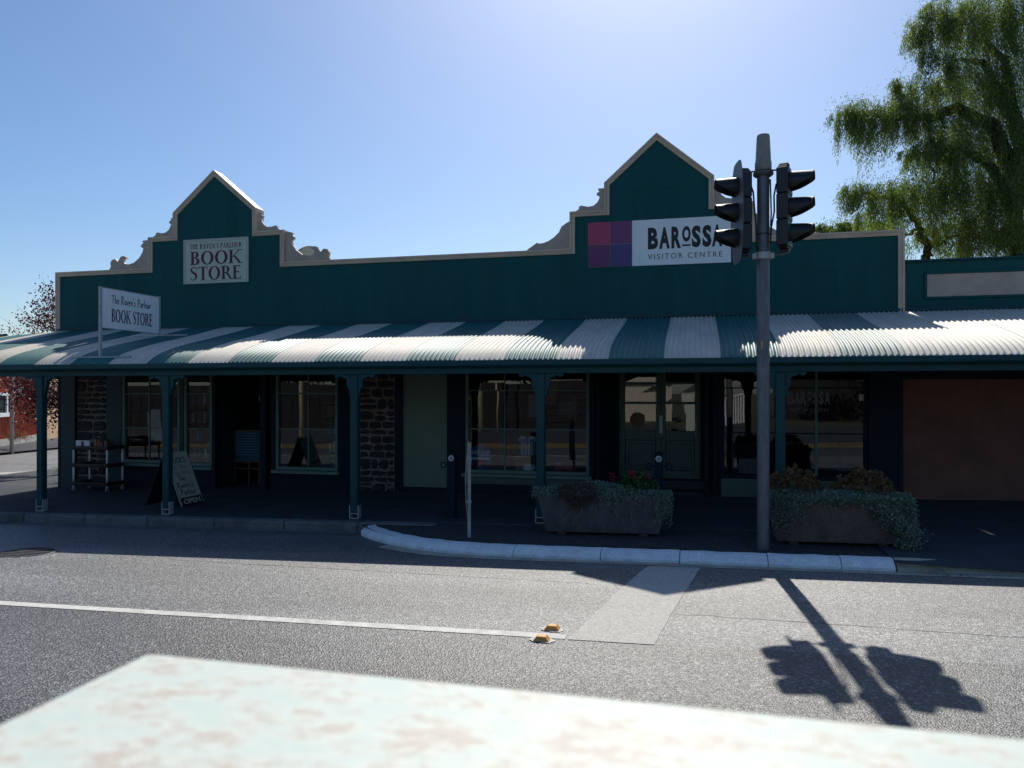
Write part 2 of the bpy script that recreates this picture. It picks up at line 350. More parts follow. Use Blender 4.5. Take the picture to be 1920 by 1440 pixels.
# painted markings
def mark(name,P,m='linew',dz=.004):
    xs=[p[0] for p in P]
    o=MB().add([(x,y,gz(x)+rprof(y)+dz) for x,y in P],[tuple(range(len(P)))]).build(name,m); o['kind']='structure'; return o
def bandmark(name,a0,a1,b0,b1,n,dz=.004,wob=.006):
    vs=[]
    for i in range(n+1):
        t=i/n; A=Vector(a0).lerp(Vector(a1),t); B=Vector(b0).lerp(Vector(b1),t); 
        A+=Vector((random.uniform(-wob,wob),0)); B+=Vector((random.uniform(-wob,wob),0))
        for q in (A,B): vs.append((q.x,q.y,gz(q.x)+rprof(q.y)+dz))
    o=MB().add(vs,[(2*i,2*i+1,2*i+3,2*i+2) for i in range(n)]).build(name,'linew'); o['kind']='structure'; return o
vs=[]; n=90
for i in range(n+1):
    x=-40+i*(39.06)/n
    y0=5.46+.0028*x; 
    for y in (y0,y0+.115): vs.append((x,y+random.uniform(-.003,.003),gz(x)+rprof(y)+.004))
o=MB().add(vs,[(2*i,2*i+2,2*i+3,2*i+1) for i in range(n)]).build('centre_line','linec'); o['kind']='structure'
bandmark('stop_line',(-.50,8.40),(-.92,5.455),(.06,8.40),(-.29,5.455),24,dz=.0045)
# bitumen crack seams
def crack(P,wd=.012):
    vs=[]
    for i,(x,y) in enumerate(P):
        for s_ in (-1,1): vs.append((x,y+s_*wd*random.uniform(.3,.7),gz(x)+rprof(y)+.003))
    return MB().add(vs,[(2*i,2*i+2,2*i+3,2*i+1) for i in range(len(P)-1)])
M['tar']=mat('bitumen_seam',(.008,.008,.009),.6)
for (x0,y0,x1,y1) in ((-.2,6.35,3.8,6.05),(-6,7.6,-1,7.3)):
    P=[(x0+(x1-x0)*k/40,y0+(y1-y0)*k/40+random.gauss(0,.010)) for k in range(41)]
    o=crack(P,.008).build('bitumen_seam','tar'); o['kind']='structure'
# side street on the left
def gsheet(name,P,h,m):
    o=MB().add([(x,y,gz(x)+h) for x,y in P],[tuple(range(len(P)))]).build(name,m); o['kind']='structure'; return o
gsheet('side_street',[(-60,10.3),(-15.6,10.3),(-15.6,60),(-60,60)],-.12,'side')
gsheet('side_pavement',[(-17.6,10.3),(-13.6,10.3),(-13.6,17.6),(-17.6,17.6)],-.012,'island')
gsheet('side_kerb_strip',[(-21.2,14.9),(-20.9,14.4),(-15.2,20.0),(-15.9,20.6)],-.112,'pconc')
gsheet('far_side_kerb_strip',[(-26.0,22.2),(-25.7,22.0),(-26.6,36.0),(-27.2,36.0)],-.108,'pconc')
o=MB().add([(-22.4,14.5,-.47),(-25.6,22.4,-.5),(-27.2,36.0,-.5),(-33.5,36,-.36),(-22.6,14.5,-.36)],[(0,1,2,3,4)]).build('far_side_path','concrete'); o['kind']='structure'
# ------------------------------------------------------------------ shop building
FY=13.55
shop=thing('shop_building','long dark green shop with two stepped gables trimmed in beige and striped verandah in front','shop building',(-5,FY,0))
T=4.435
out=[(-13.60,-.5),(-13.60,T),(-11.25,T),(-11.25,5.085),(-10.64,5.085),(-10.64,5.57),(-9.665,6.40),(-8.69,5.57),(-8.69,5.085),(-8.06,5.085),(-8.06,T),
     (-2.23,T),(-2.23,5.11),(-1.60,5.11),(-1.60,5.60),(-.672,6.425),(.315,5.60),(.315,5.11),(.985,5.11),(.985,4.50),(3.33,4.50),(3.33,-.5)]
up=[(-13.60,2.45)]+out[1:-1]+[(3.33,2.45)]
# parapet sheets with fine joints
MB().prism(up,FY,FY+.18).build('parapet_wall','teal',shop)
for (x0,x1,z) in ((-13.4,-10.0,4.0),(-9.2,-8.1,4.42),(-8.0,-2.3,4.05),(-10.5,-8.8,5.62),(-1.4,.2,5.45),(1.05,3.2,3.9)):
    box(x0,x1,FY-.003,FY+.01,z-.004,z+.004).build('cover_joint','teal2',shop)
for (x,z0,z1) in ((-9.66,5.0,6.1),(-11.9,3.2,4.35),(-6.1,3.2,4.35),(-4.2,3.2,4.35),(-2.0,3.2,4.0),(2.3,3.2,4.4)):
    box(x-.003,x+.003,FY-.0025,FY+.01,z0,z1).build('cover_joint','teal2',shop)
# coping: mitred moulding following the outline
def coping(P,parent,name='coping'):
    n=len(P); P=[Vector(p) for p in P]
    prof=[(-.005,-.05),(-.005,.25),(.02,.26),(.09,.26),(.09,-.03),(.055,-.05),(.035,-.03),(.02,-.05)] # (inwards, depth -front/+back)
    # left turn normals: inside is to the right when walking left->right
    vs=[]
    for i,p in enumerate(P):
        d0=(p-P[i-1]).normalized() if i>0 else (P[1]-p).normalized()
        d1=(P[i+1]-p).normalized() if i<n-1 else d0
        n0=Vector((d0.y,-d0.x)); n1=Vector((d1.y,-d1.x)); m_=(n0+n1); m_/=max(.3,m_.dot(n1)) if m_.length>0 else 1
        for (u,dp) in prof: vs.append((p.x+m_.x*u,FY+dp,p.y+m_.y*u))
    k=len(prof); fs=[(i*k+a,i*k+(a+1)%k,(i+1)*k+(a+1)%k,(i+1)*k+a) for i in range(n-1) for a in range(k)]
    fs+=[tuple(range(k-1,-1,-1)),tuple((n-1)*k+a for a in range(k))]
    return MB().add(vs,fs).build(name,'cream' ,parent)
cop=[(-13.62,3.1)]+[(x,z+.012) for x,z in out[1:-1]]+[(3.35,3.1)]
cop[1]=(-13.62,T+.012); cop[-2]=(3.35,4.512)
coping(cop,shop)
# scroll ornaments (traced, then placed as 60 mm thick boards behind the coping)
def pxpoly(P): return [at(x,y,FY+.03) for x,y in P]
def smooth(P,k=3):
    # catmull-rom on a closed outline
    n=len(P); o=[]
    for i in range(n):
        p0,p1,p2,p3=[Vector(P[(i+j-1)%n]) for j in range(4)]
        if (p2-p1).length<.03: o.append(tuple(p1)); continue
        for s_ in range(k):
            t=s_/k; o.append(tuple(.5*((2*p1)+(p2-p0)*t+(2*p0-5*p1+4*p2-p3)*t*t+(3*p1-p0-3*p2+p3)*t**3)))
    return o
A=[(280,509),(203,511.5),(207,504),(209,500),(208,493),(211,487.5),(217,486),(222,491),(224,488),(227,482),(232,480),(237,482),(238,485),(234,486),(232,491),(235,495),(242,496),(252,493),(262,484),(268,474),(270,466),(266,464),(265.5,460),(268,458),(270,455),(267.5,453),(270,451.5),(280,450)]
B=[(327,446),(287,447.5),(289,444),(293,441),(294,437),(297,436),(303,437.5),(310,437),(317,432),(321,424),(322,421),(318.5,419),(318,416),(321,414),(322,412),(320.5,410),(326,409)]
for P in (A,B): MB().prism(pxpoly(P),FY+.01,FY+.07).build('scroll_ornament','creamd',shop)
def mirror(P,c): return [(2*c-x,z) for x,z in P]
wA,wB=pxpoly(A),pxpoly(B)
MB().prism(mirror(wA,-9.66),FY+.01,FY+.07).build('scroll_ornament','creamd',shop)
MB().prism(mirror(wB,-9.665),FY+.01,FY+.07).build('scroll_ornament','creamd',shop)
Cc=[(1070,470),(985,475),(989,468.5),(998,462),(1007,455.5),(1011,457),(1019,456),(1029,452),(1039,445),(1048,436),(1053,425),(1063,418),(1070,414)]
D=[(1135,398),(1078,401),(1080,396),(1085,393),(1086,388),(1090,385.5),(1096,387),(1104,388),(1113,386),(1120,380),(1124,372),(1124,368),(1119,366),(1118.5,363),(1122,361),(1124,359),(1121.5,356),(1122,354),(1134,353)]
wC,wD=pxpoly(Cc),pxpoly(D)
for P in (wC,wD,mirror(wC,-.648),mirror(wD,-.643)): MB().prism(P,FY+.012,FY+.07).build('scroll_ornament','creamd',shop)
# lower walls: piers and fills between openings, open where the windows are
def wall(x0,x1,z0,z1,m='navy',y0=None,y1=None,name='wall'):
    return box(x0,x1,y0 if y0 is not None else FY,y1 if y1 is not None else FY+.2,z0,z1).build(name,m,shop)
HZ=2.38
X=lambda p:AX(p,FY)
wall(-13.60,3.33,HZ,2.449,'navy')                                    # lintel band
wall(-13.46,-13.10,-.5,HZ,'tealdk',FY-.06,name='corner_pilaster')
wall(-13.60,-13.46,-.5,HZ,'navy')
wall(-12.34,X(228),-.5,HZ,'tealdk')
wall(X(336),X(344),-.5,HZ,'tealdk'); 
wall(X(397),X(403),-.5,HZ,'navy')
wall(X(508),X(516),-.5,HZ,'navy')
wall(X(633),-6.42,-.5,HZ,'navy')
wall(-5.68,X(755),-.5,HZ,'navy')
wall(X(838),X(872),-.5,HZ,'navy')
wall(X(1105),X(1118),-.5,HZ,'navy',name='door_pier')
wall(X(1338),X(1352),-.5,HZ,'navy',name='door_pier')
wall(X(1628),3.33,-.5,HZ,'navy',FY-.04,name='corner_pilaster')
box(X(755)+.001,X(838)-.001,FY+.03,FY+.1,.0,HZ-.001).build('blank_panel','sagewall',shop,label='plain sage green boarded panel between dark pilasters')
wall(X(755),X(838),-.5,-.001,'navy',FY+.02,name='plinth')
# stone piers
def stonework(x0,x1,z0,z1,seed,quoin):
    rs=random.Random(seed)
    back=box(x0+.001,x1-.001,FY+.012,FY+.2,-.5,HZ-.001).build('stone_pier','mortar',shop,label='rubble pier of dark stone with pale mortar')
    z=z0
    while z<z1-.06:
        h=min(rs.uniform(.11,.27),z1-z)
        x=x0-.0
        while x<x1-.03:
            wd=rs.uniform(.16,.42)
            if x+wd>x1-.12: wd=x1-x
            if rs.random()<.45 and h>.17:
                q_=rs.uniform(.38,.62); hh=[(0,h*q_),(h*q_,h)]
            else: hh=[(0,h)]
            for (a,b) in hh:
                g=rs.uniform(.010,.022); xa,xb,za,zb=x+g,x+wd-g,z+a+g,z+b-g
                if xb-xa<.04 or zb-za<.03: continue
                j=lambda s_=.026: rs.uniform(-s_,s_)
                pol=[(xa+abs(j()),za+abs(j())),((xa+xb)/2+j(),za+j(.008)),(xb-abs(j()),za+abs(j())),(xb+j(.008),(za+zb)/2+j()),(xb-abs(j(.03)),zb-abs(j(.03))),((xa+xb)/2+j(.03),zb+j(.008)),(xa+abs(j(.03)),zb-abs(j(.03))),(xa+j(.008),(za+zb)/2)]
                fr=FY-.012-rs.uniform(0,.015); cx=(xa+xb)/2; cz=(za+zb)/2
                inner=[(cx+(p[0]-cx)*.84,cz+(p[1]-cz)*.80) for p in pol]
                n=8; vs=[(p[0],FY+.02,p[1]) for p in pol]+[(p[0],FY-.001,p[1]) for p in pol]+[(p[0],fr+rs.uniform(-.004,.004),p[1]) for p in inner]
                fs=[(i,(i+1)%n,n+(i+1)%n,n+i) for i in range(n)]+[(n+i,n+(i+1)%n,2*n+(i+1)%n,2*n+i) for i in range(n)]+[tuple(range(2*n,3*n))]
                MB().add(vs,fs).build('stone','stone',back)
            x+=wd
        z+=h
stonework(-13.10,-12.34,-.26,2.36,3,0); stonework(-6.42,-5.68,-.13,2.36,9,0)
# windows
def window(x0,x1,z0,z1,xs,zs,fm='sage',y=FY+.06,fw=.06,parent=None,sill=True,label=None,mw=.022,sw=.0):
    fr=MB(); fr.box(x0,x0+fw,y-.05,y+.05,z0,z1).box(x1-fw,x1,y-.05,y+.05,z0,z1).box(x0+fw+.001,x1-fw-.001,y-.048,y+.048,z1-fw,z1-.001).box(x0+fw+.001,x1-fw-.001,y-.048,y+.048,z0,z0+fw)
    f=fr.build('window',fm,parent or shop,label=label,bevel=.006)
    gx=[x0+fw]+xs+[x1-fw]; gzz=[z0+fw]+zs+[z1-fw]
    for q in xs: box(q-mw/2,q+mw/2,y-.018,y+.018,z0+fw,z1-fw).build('glazing_bar',fm,f)
    for q in zs: box(x0+fw,x1-fw,y-.0165,y+.0165,q-mw/2,q+mw/2).build('glazing_bar',fm,f)
    for a,b in zip(gx,gx[1:]):
        for c,d in zip(gzz,gzz[1:]):
            t=random.uniform(-.0012,.0012); t2=random.uniform(-.0015,.0015)
            MB().add([(a,y+t,c+t*0),(b,y+t+t2,c),(b,y+t2,d),(a,y,d)],[(0,1,2,3)]).build('pane','glass',f)
    if sill: box(x0-.05,x1+.05,y-.16,y+.04,z0-.07,z0-.002).build('sill',fm,f,bevel=.01)
    return f
zz=lambda p,q:at(p,q,FY)[1]
window(X(228),X(336),zz(280,868),HZ-.001,[X(277)],[1.06,1.79],label='bookshop window by the left stone pier')
wall(X(228),X(336),-.5,zz(280,868)-.075,'navy')
window(X(344),X(397),zz(370,874),HZ-.001,[],[1.06,1.79],label='narrow bookshop window beside the doorway')
wall(X(344),X(397),-.5,zz(370,874)-.075,'navy')
window(X(516),X(633),.26,HZ-.001,[X(576)],[1.08,1.80],label='bookshop window right of the doorway')
wall(X(516),X(633),-.5,.185,'navy')
window(X(872),X(1105),.30,HZ-.001,[X(945),X(1020)],[1.13,1.86],label='visitor centre display window left of its doors')
wall(X(872),X(1105),-.5,.225,'navy'); box(X(872),X(1105),FY-.03,FY+.01,.10,.222).build('sill_board','doorg',shop)
window(X(1352),X(1628),.33,HZ-.001,[X(1440),X(1531)],[1.12,1.90],fm='navy',label='wide visitor centre window right of its doors',sill=False)
for q in (X(1531),): box(q-.02,q+.02,FY+.03,FY+.05,.4,HZ-.05).build('mullion','sage',shop)
box(X(1352),X(1628),FY-.02,FY+.2,-.5,.326).build('wall','doorg',shop)
# bookshop doorway recess
rx0,rx1=X(403),X(508); RY=15.2
gzr=gz(-9)
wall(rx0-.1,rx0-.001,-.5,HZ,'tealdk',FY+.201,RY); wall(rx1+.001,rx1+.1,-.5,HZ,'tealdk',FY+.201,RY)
wall(rx0,rx1,HZ-.02,HZ+.05,'navy',FY+.201,RY)
box(rx0,rx1,FY+.0,RY,-.5,gzr-.01).build('step','concrete',shop)
wall(rx0-.1,rx0+.75,-.5,HZ,'dark',RY,RY+.1)
window(rx0+.80,rx1,.0,HZ-.03,[],[1.35],y=RY+.02,fw=.12,label='glazed bookshop door standing in the recess',sill=False)
box(X(487),X(498),FY+.0,FY+.12,-.5,HZ-.022).build('door_post','navy',shop)
# visitor centre doorway, recessed
DY=14.35; dx0,dx1=AX(1163,DY),AX(1312,DY); dz0=.20
box(X(1118),X(1338),FY+.1,DY+.3,-.5,.04).build('step','concrete',shop,bevel=.01)
box(dx0-.3,dx1+.3,DY-.25,DY+.3,.041,dz0-.01).build('step','concrete',shop,bevel=.01)
# splayed side walls of the recess
for (xa,xb,nm) in ((X(1118),dx0,'l'),(X(1338),dx1,'r')):
    s_=1 if xb>xa else -1
    MB().add([(xa,FY+.2,-.4),(xb,DY,-.4),(xb,DY,HZ),(xa,FY+.2,HZ),(xa-.06*s_,FY+.2,-.4),(xb-.06*s_,DY+.05,-.4),(xb-.06*s_,DY+.05,HZ),(xa-.06*s_,FY+.2,HZ)],
       [(0,1,2,3),(7,6,5,4),(0,3,7,4),(1,5,6,2)]).build('recess_wall','navy',shop)
for px in (1112,1122,1325,1340):
    xq=X(px); MB().box(xq-.03,xq+.03,FY-.05,FY+.0-.001,.15,2.37).box(xq-.045,xq+.045,FY-.065,FY-.001,-.1,.15).build('pilaster','navy',shop,bevel=.006)
wall(dx0-.4,dx1+.4,HZ-.02,HZ+.1,'navy',FY+.21,DY+.2)
def door(x0,x1,side):
    z0=dz0; z1=HZ-.03; y=DY
    f=MB(); sw=.09
    f.box(x0,x0+sw,y,y+.05,z0,z1).box(x1-sw,x1,y,y+.05,z0,z1)
    for (a,b) in ((z0,z0+.16),(z0+.72,z0+.90),(1.60,1.645),(1.975,2.02),(z1-.09,z1)): f.box(x0+sw+.001,x1-sw-.001,y+.001,y+.049,a,b)
    d=f.build('door','doorg',shop,bevel=.006)
    MB().box(x0+sw+.001,x1-sw-.001,y+.02,y+.045,z0+.161,z0+.719).box(x0+sw+.06,x1-sw-.06,y+.008,y+.03,z0+.22,z0+.66).build('door_panel','doorg',d,bevel=.012)
    for (a,b) in ((z0+.90,1.60),(1.645,1.975),(2.02,z1-.09)):
        MB().add([(x0+sw,y+.03,a),(x1-sw,y+.03+random.uniform(-.003,.003),a),(x1-sw,y+.03,b),(x0+sw,y+.03,b)],[(0,1,2,3)]).build('pane','glass',d)
    return d
mid=AX(1239,DY)
d1=door(dx0,mid-.002,0); d2=door(mid+.002,dx1,1)
box(dx0-.08,dx0-.001,DY-.03,DY+.08,-.1,HZ).build('door_frame','doorg',shop); box(dx1+.001,dx1+.08,DY-.03,DY+.08,-.1,HZ).build('door_frame','doorg',shop)
hx,hz_=at(1239,797,DY)
box(hx-.03,hx+.035,DY-.012,DY-.001,hz_-.16,hz_+.18).build('push_plate','galv',d2,bevel=.003)
kx,kz=at(1241,818,DY)
MB().lathe(0,0,[(.0,0),(.035,0),(.035,.012),(.018,.02),(.018,.035),(.0,.04)],14).xf(Matrix.Translation((kx+.01,DY-.001,kz))@Matrix.Rotation(R(90),4,'X')).build('door_knob','galv',d2,smooth=True)
hx2,_=at(1307,800,DY)
MB().tube([(hx2,DY,1.35),(hx2-.02,DY-.05,1.35),(hx2-.02,DY-.06,1.28),(hx2-.02,DY-.06,1.04),(hx2-.02,DY-.05,.98),(hx2,DY,.98)],.009,8).build('pull_handle','galv',d2,smooth=True)
cx,cz=at(1195,787,DY)
MB().lathe(0,0,[(0,0),(.145,0),(.145,.004),(0,.005)],28).xf(Matrix.Translation((cx,DY+.022,cz))@Matrix.Rotation(R(90),4,'X')).build('round_sticker',mat('amber_door_sticker',(.16,.09,.05),.6),d1)
# rear of shop: roof, back and party walls so the rooms are dark
MB().add([(-13.6,FY+.18,3.62),(3.33,FY+.18,3.62),(3.33,24,3.9),(-13.6,24,3.9)],[(0,1,2,3)]).build('rear_roof','roofback',shop)
box(-13.6,3.33,23.8,24,-.6,3.95).build('rear_wall','tan',shop)
box(-13.6,-13.45,FY+.2,23.8,-.6,3.9).build('side_wall','teal',shop); box(3.2,3.33,FY+.2,23.8,-.6,3.9).build('side_wall','brown',shop)
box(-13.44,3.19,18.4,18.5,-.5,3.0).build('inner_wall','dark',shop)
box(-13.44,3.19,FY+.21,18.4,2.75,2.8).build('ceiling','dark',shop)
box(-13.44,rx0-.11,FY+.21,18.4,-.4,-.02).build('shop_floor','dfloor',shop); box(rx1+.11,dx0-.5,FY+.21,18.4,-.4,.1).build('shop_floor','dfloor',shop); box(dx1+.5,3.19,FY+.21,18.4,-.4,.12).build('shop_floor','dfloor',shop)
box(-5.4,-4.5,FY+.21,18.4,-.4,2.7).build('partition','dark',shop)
# neighbouring building on the right
nb=thing('neighbouring_shop','low dark green shop with long beige recessed panel and brown rendered wall','shop building',(5.5,FY,0))
MB().prism([(3.40,2.3),(3.40,3.98),(9.5,3.98),(9.5,2.3)],FY+.02,FY+.22).build('parapet_wall','teal',nb)
MB().box(3.36,9.5,FY-.03,FY+.25,3.981,4.01).build('coping','teal2',nb)
box(3.70,9.2,FY+.004,FY+.019,3.395,3.765).build('sign_panel','creamd',nb,label='long blank beige panel on the low dark green parapet',bevel=.004)
MB().box(3.66,9.3,FY-.012,FY+.018,3.767,3.80).box(3.66,9.3,FY-.012,FY+.018,3.36,3.393).box(3.66,3.697,FY-.0115,FY+.017,3.36,3.80).build('panel_moulding','teal',nb)
box(3.335,9.5,FY+.02,FY+.2,-.5,2.299).build('wall','brown',nb)
box(3.33,9.5,FY-.03,FY+.019,2.04,2.299).build('beam','navy',nb)
box(3.33,9.5,FY-.01,FY+.0195,-.5,.14).build('plinth','brown',nb)
MB().add([(3.4,FY+.2,3.6),(9.5,FY+.2,3.6),(9.5,22,3.6),(3.4,22,3.6)],[(0,1,2,3)]).build('rear_roof','roofback',nb)
box(9.4,9.5,FY+.2,22,-.5,3.6).build('side_wall','brown',nb); box(3.4,9.5,21.9,22,-.5,3.6).build('rear_wall','brown',nb)
# ------------------------------------------------------------------ verandah
ver=thing('verandah','striped green and white curved corrugated iron verandah on fretwork bracketed posts','verandah',(-5,10.5,0))
PR=[(10.38,2.27),(10.58,2.40),(10.82,2.50),(11.2,2.61),(11.65,2.72),(12.13,2.825),(12.8,2.98),(13.3,3.105),(13.545,3.16)]
def roofz(y):
    for (a,b),(c,d) in zip(PR,PR[1:]):
        if y<=c: return b+(d-b)*(y-a)/(c-a)
    return 3.16
ys=[]; 
for i in range(len(PR)-1):
    p0=PR[max(i-1,0)];p1=PR[i];p2=PR[i+1];p3=PR[min(i+2,len(PR)-1)]
    for k in range(3):
        t=k/3; f=lambda a,b,c,d: .5*(2*b+(c-a)*t+(2*a-5*b+4*c-d)*t*t+(3*b-a-3*c+d)*t**3)
        ys.append((f(p0[0],p1[0],p2[0],p3[0]),f(p0[1],p1[1],p2[1],p3[1])))
ys.append(PR[-1])
def roofsheet(x0,x1,m,idx):
    n=60; vs=[]; lift=.0025*(idx%2)
    for (y,z) in ys:
        for i in range(n+1):
            x=x0+(x1-x0)*i/n; c=.012*math.cos(2*PI*10*i/n)
            dz=-.10*max(0,min(1,(-13.4-x)/1.8))*(y-10.38)/3.1
            vs.append((x,y-c*.35,z+c+lift+dz))
    k=n+1; fs=[(j*k+i,j*k+i+1,(j+1)*k+i+1,(j+1)*k+i) for j in range(len(ys)-1) for i in range(n)]
    o=MB().add(vs,fs).build('roof_sheet',m,ver,smooth=True)
    sm=o.modifiers.new('thick','SOLIDIFY'); sm.thickness=.0015; sm.offset=-1
    sc=MB()
    for i in range(1,10,2):
        xx=x0+(x1-x0)*i/10; sc.lathe(xx,10.44,[(.007,2.30),(.007,2.325),(.001,2.33)],5)
    sc.build('roof_screw','galv',o,kind='stuff')
    return o
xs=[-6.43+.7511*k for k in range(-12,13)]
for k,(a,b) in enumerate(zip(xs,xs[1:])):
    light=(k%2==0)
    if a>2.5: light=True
    roofsheet(a,b+.004,'rlight' if light else ('rglare' if a>1.5 else 'rgreen'),k)
for k in range(7): roofsheet(xs[-1]+.7511*k,xs[-1]+.7511*(k+1)+.004,'rlight',k+1)
XL,XR=-15.4,9.6
gut=MB(); gp_=[(10.26,2.285),(10.26,2.215),(10.29,2.19),(10.36,2.185),(10.375,2.20),(10.375,2.285),(10.365,2.285),(10.365,2.21),(10.30,2.205),(10.275,2.225),(10.275,2.285)]
n=len(gp_); gut.add([(XL,y,z) for y,z in gp_]+[(XR,y,z) for y,z in gp_],[(i,(i+1)%n,(i+1)%n+n,i+n) for i in range(n)]+[tuple(range(n-1,-1,-1)),tuple(range(n,2*n))])
gut.build('gutter','teal2',ver)
MB().box(XL,XR,10.40,10.50,2.095,2.235).box(XL,XR,10.388,10.399,2.175,2.19).build('beam','teal2',ver,bevel=.006)
for k in range(17):                                                  # rafters under the iron
    xq=-15+k*1.5; vs=[]
    for (y,z) in ys: vs+= [(xq-.02,y,z-.02),(xq+.02,y,z-.02),(xq+.02,y,z-.09),(xq-.02,y,z-.09)]
    MB().add(vs,[(4*i+a,4*i+(a+1)%4,4*i+4+(a+1)%4,4*i+4+a) for i in range(len(ys)-1) for a in range(4)]).build('rafter','teal2',ver)
box(-13.6,XR,FY-.045,FY-.006,3.165,3.215).build('flashing','teal2',ver)
brk=[(0,0),(.27,0),(.262,-.03),(.235,-.048),(.20,-.045),(.192,-.024),(.165,-.028),(.135,-.05),(.095,-.055),(.068,-.08),(.072,-.115),(.066,-.17),(.05,-.205),(.028,-.235),(.03,-.275),(.018,-.32),(0,-.335)]
POSTX=[-10.82,-8.33,-5.02,-2.14,1.09,4.6,7.6]; PYc=10.45
for xq in POSTX:
    g=gz(xq); h=.06
    p=MB().box(xq-h,xq+h,PYc-h,PYc+h,g+.09,2.094).build('post','teal2',ver,bevel=.012)
    for s_ in (1,-1):
        MB().prism([(xq+s_*(h+.0005+u),2.094+v) for u,v in brk],PYc-.03,PYc+.03).build('bracket','teal2',p)
    MB().box(xq-.075,xq+.075,PYc-.055,PYc+.055,g-.01,g+.012).box(xq-.075,xq-.0605,PYc-.05,PYc+.05,g+.012,g+.20).box(xq+.0605,xq+.075,PYc-.05,PYc+.05,g+.012,g+.20).box(xq-.06,xq+.06,PYc-.05,PYc+.05,g+.075,g+.089).build('post_stirrup','galv',p)
# ------------------------------------------------------------------ lettering
def ring(cx,cz,rx,rz,tv,th,a0=-180,a1=180,n=22):
    """ring segment, tv = thickness of the vertical strokes, th = of the horizontal ones"""
    out=[];inn=[]
    for i in range(n+1):
        a=R(a0+(a1-a0)*i/n); out.append((cx+rx*math.cos(a),cz+rz*math.sin(a))); inn.append((cx+(rx-tv)*math.cos(a),cz+(rz-th)*math.sin(a)))
    return [[out[i],out[i+1],inn[i+1],inn[i]] for i in range(n)]
def rect(a,b,c,d): return [[(a,c),(b,c),(b,d),(a,d)]]
def ribbon(P,wd,n=1):
    """variable width stroke through P=[(x,z)], wd scalar or list; smoothed"""
    P=[Vector(p) for p in P]; W=wd if isinstance(wd,list) else [wd]*len(P)
    q=[];ww=[]
    if len(P)>2:
        for i in range(len(P)-1):
            p0=P[max(i-1,0)];p1=P[i];p2=P[i+1];p3=P[min(i+2,len(P)-1)]
            for k in range(5):
                t=k/5; q.append(.5*((2*p1)+(p2-p0)*t+(2*p0-5*p1+4*p2-p3)*t*t+(3*p1-p0-3*p2+p3)*t**3)); ww.append(W[i]*(1-t)+W[i+1]*t)
        q.append(P[-1]); ww.append(W[-1])
    else: q=P; ww=W
    out=[]; L_=[]
    for i,p in enumerate(q):
        t=(q[min(i+1,len(q)-1)]-q[max(i-1,0)]); t=t.normalized() if t.length else Vector((1,0)); s_=Vector((-t.y,t.x))*ww[i]/2
        L_.append((tuple(p+s_),tuple(p-s_)))
    for a,b in zip(L_,L_[1:]): out.append([a[0],b[0],b[1],a[1]])
    return out
ST,TN,SF=.17,.07,.05
def stem(x,w=ST,z0=0,z1=1,st=True,sb=True):
    o=rect(x,x+w,z0,z1)
    if sb: o+=rect(x-.07,x+w+.07,z0,z0+SF)
    if st: o+=rect(x-.07,x+w+.07,z1-SF,z1)
    return o
def diag(x0,z0,x1,z1,w): return [[(x0,z0),(x0+w,z0),(x1+w,z1),(x1,z1)]]
G={
'B':(.66,lambda: stem(.08)+rect(.2,.34,1-TN,1)+rect(.2,.36,.5,.5+TN)+rect(.2,.36,0,TN)+ring(.34,.76,.22,.24,ST,TN,-90,90,14)+ring(.34,.262,.28,.262,ST*1.1,TN,-90,90,14)),
'O':(.88,lambda: ring(.44,.5,.41,.52,.185,.07)),
'K':(.82,lambda: stem(.08)+diag(.20,.46,.66,1,.075)+diag(.66,0,.30,.56,.16)+rect(.54,.86,1-SF,1)+rect(.58,.92,0,SF)),
'S':(.54,lambda: ribbon([(.45,.84),(.40,.95),(.26,.99),(.12,.90),(.09,.76),(.18,.62),(.33,.50),(.43,.36),(.42,.16),(.30,.04),(.16,.03),(.07,.16)],[.03,.05,.06,.08,.12,.16,.18,.16,.12,.07,.05,.03])+rect(.43,.46,.72,.98)+rect(.055,.085,.02,.28)),
'T':(.68,lambda: stem(.27,st=False)+rect(.02,.66,1-.06,1)+rect(.02,.055,.80,1)+rect(.625,.66,.80,1)),
'R':(.76,lambda: stem(.08)+rect(.2,.36,1-TN,1)+rect(.2,.36,.46,.46+TN)+ring(.34,.73,.25,.27,ST,TN,-90,90,14)+diag(.62,0,.32,.48,.15)+rect(.60,.86,0,SF)),
'E':(.62,lambda: stem(.08)+rect(.2,.54,1-TN,1)+rect(.2,.44,.49,.49+TN)+rect(.2,.58,0,TN)+rect(.51,.54,.80,1)+rect(.42,.445,.40,.64)+rect(.555,.585,0,.22)),
'H':(.82,lambda: stem(.08)+stem(.60)+rect(.2,.61,.48,.48+TN)),
'A':(.80,lambda: diag(.10,0,.36,1,.06)+diag(.56,0,.33,1,.15)+rect(.20,.60,.33,.33+TN)+rect(0,.26,0,SF)+rect(.50,.80,0,SF)),
'V':(.80,lambda: diag(.32,0,.08,1,.15)+diag(.37,0,.62,1,.06)+rect(0,.30,1-SF,1)+rect(.52,.80,1-SF,1)),
'N':(.86,lambda: stem(.10,.06)+stem(.68,.06,sb=False)+diag(.62,0,.08,1,.15)),
'P':(.64,lambda: stem(.08)+rect(.2,.36,1-TN,1)+rect(.2,.36,.42,.42+TN)+ring(.34,.71,.26,.29,ST,TN,-90,90,14)),
'L':(.60,lambda: stem(.08)+rect(.2,.55,0,TN)+rect(.525,.56,0,.24)),
'U':(.82,lambda: stem(.08,sb=False,z0=.3)+rect(.64,.70,.3,1)+rect(.57,.77,1-SF,1)+ring(.39,.32,.31,.33,.12,.06,180,360,14)),
"'":(.22,lambda: rect(.06,.14,.72,1)), ' ':(.34,lambda: []),
}
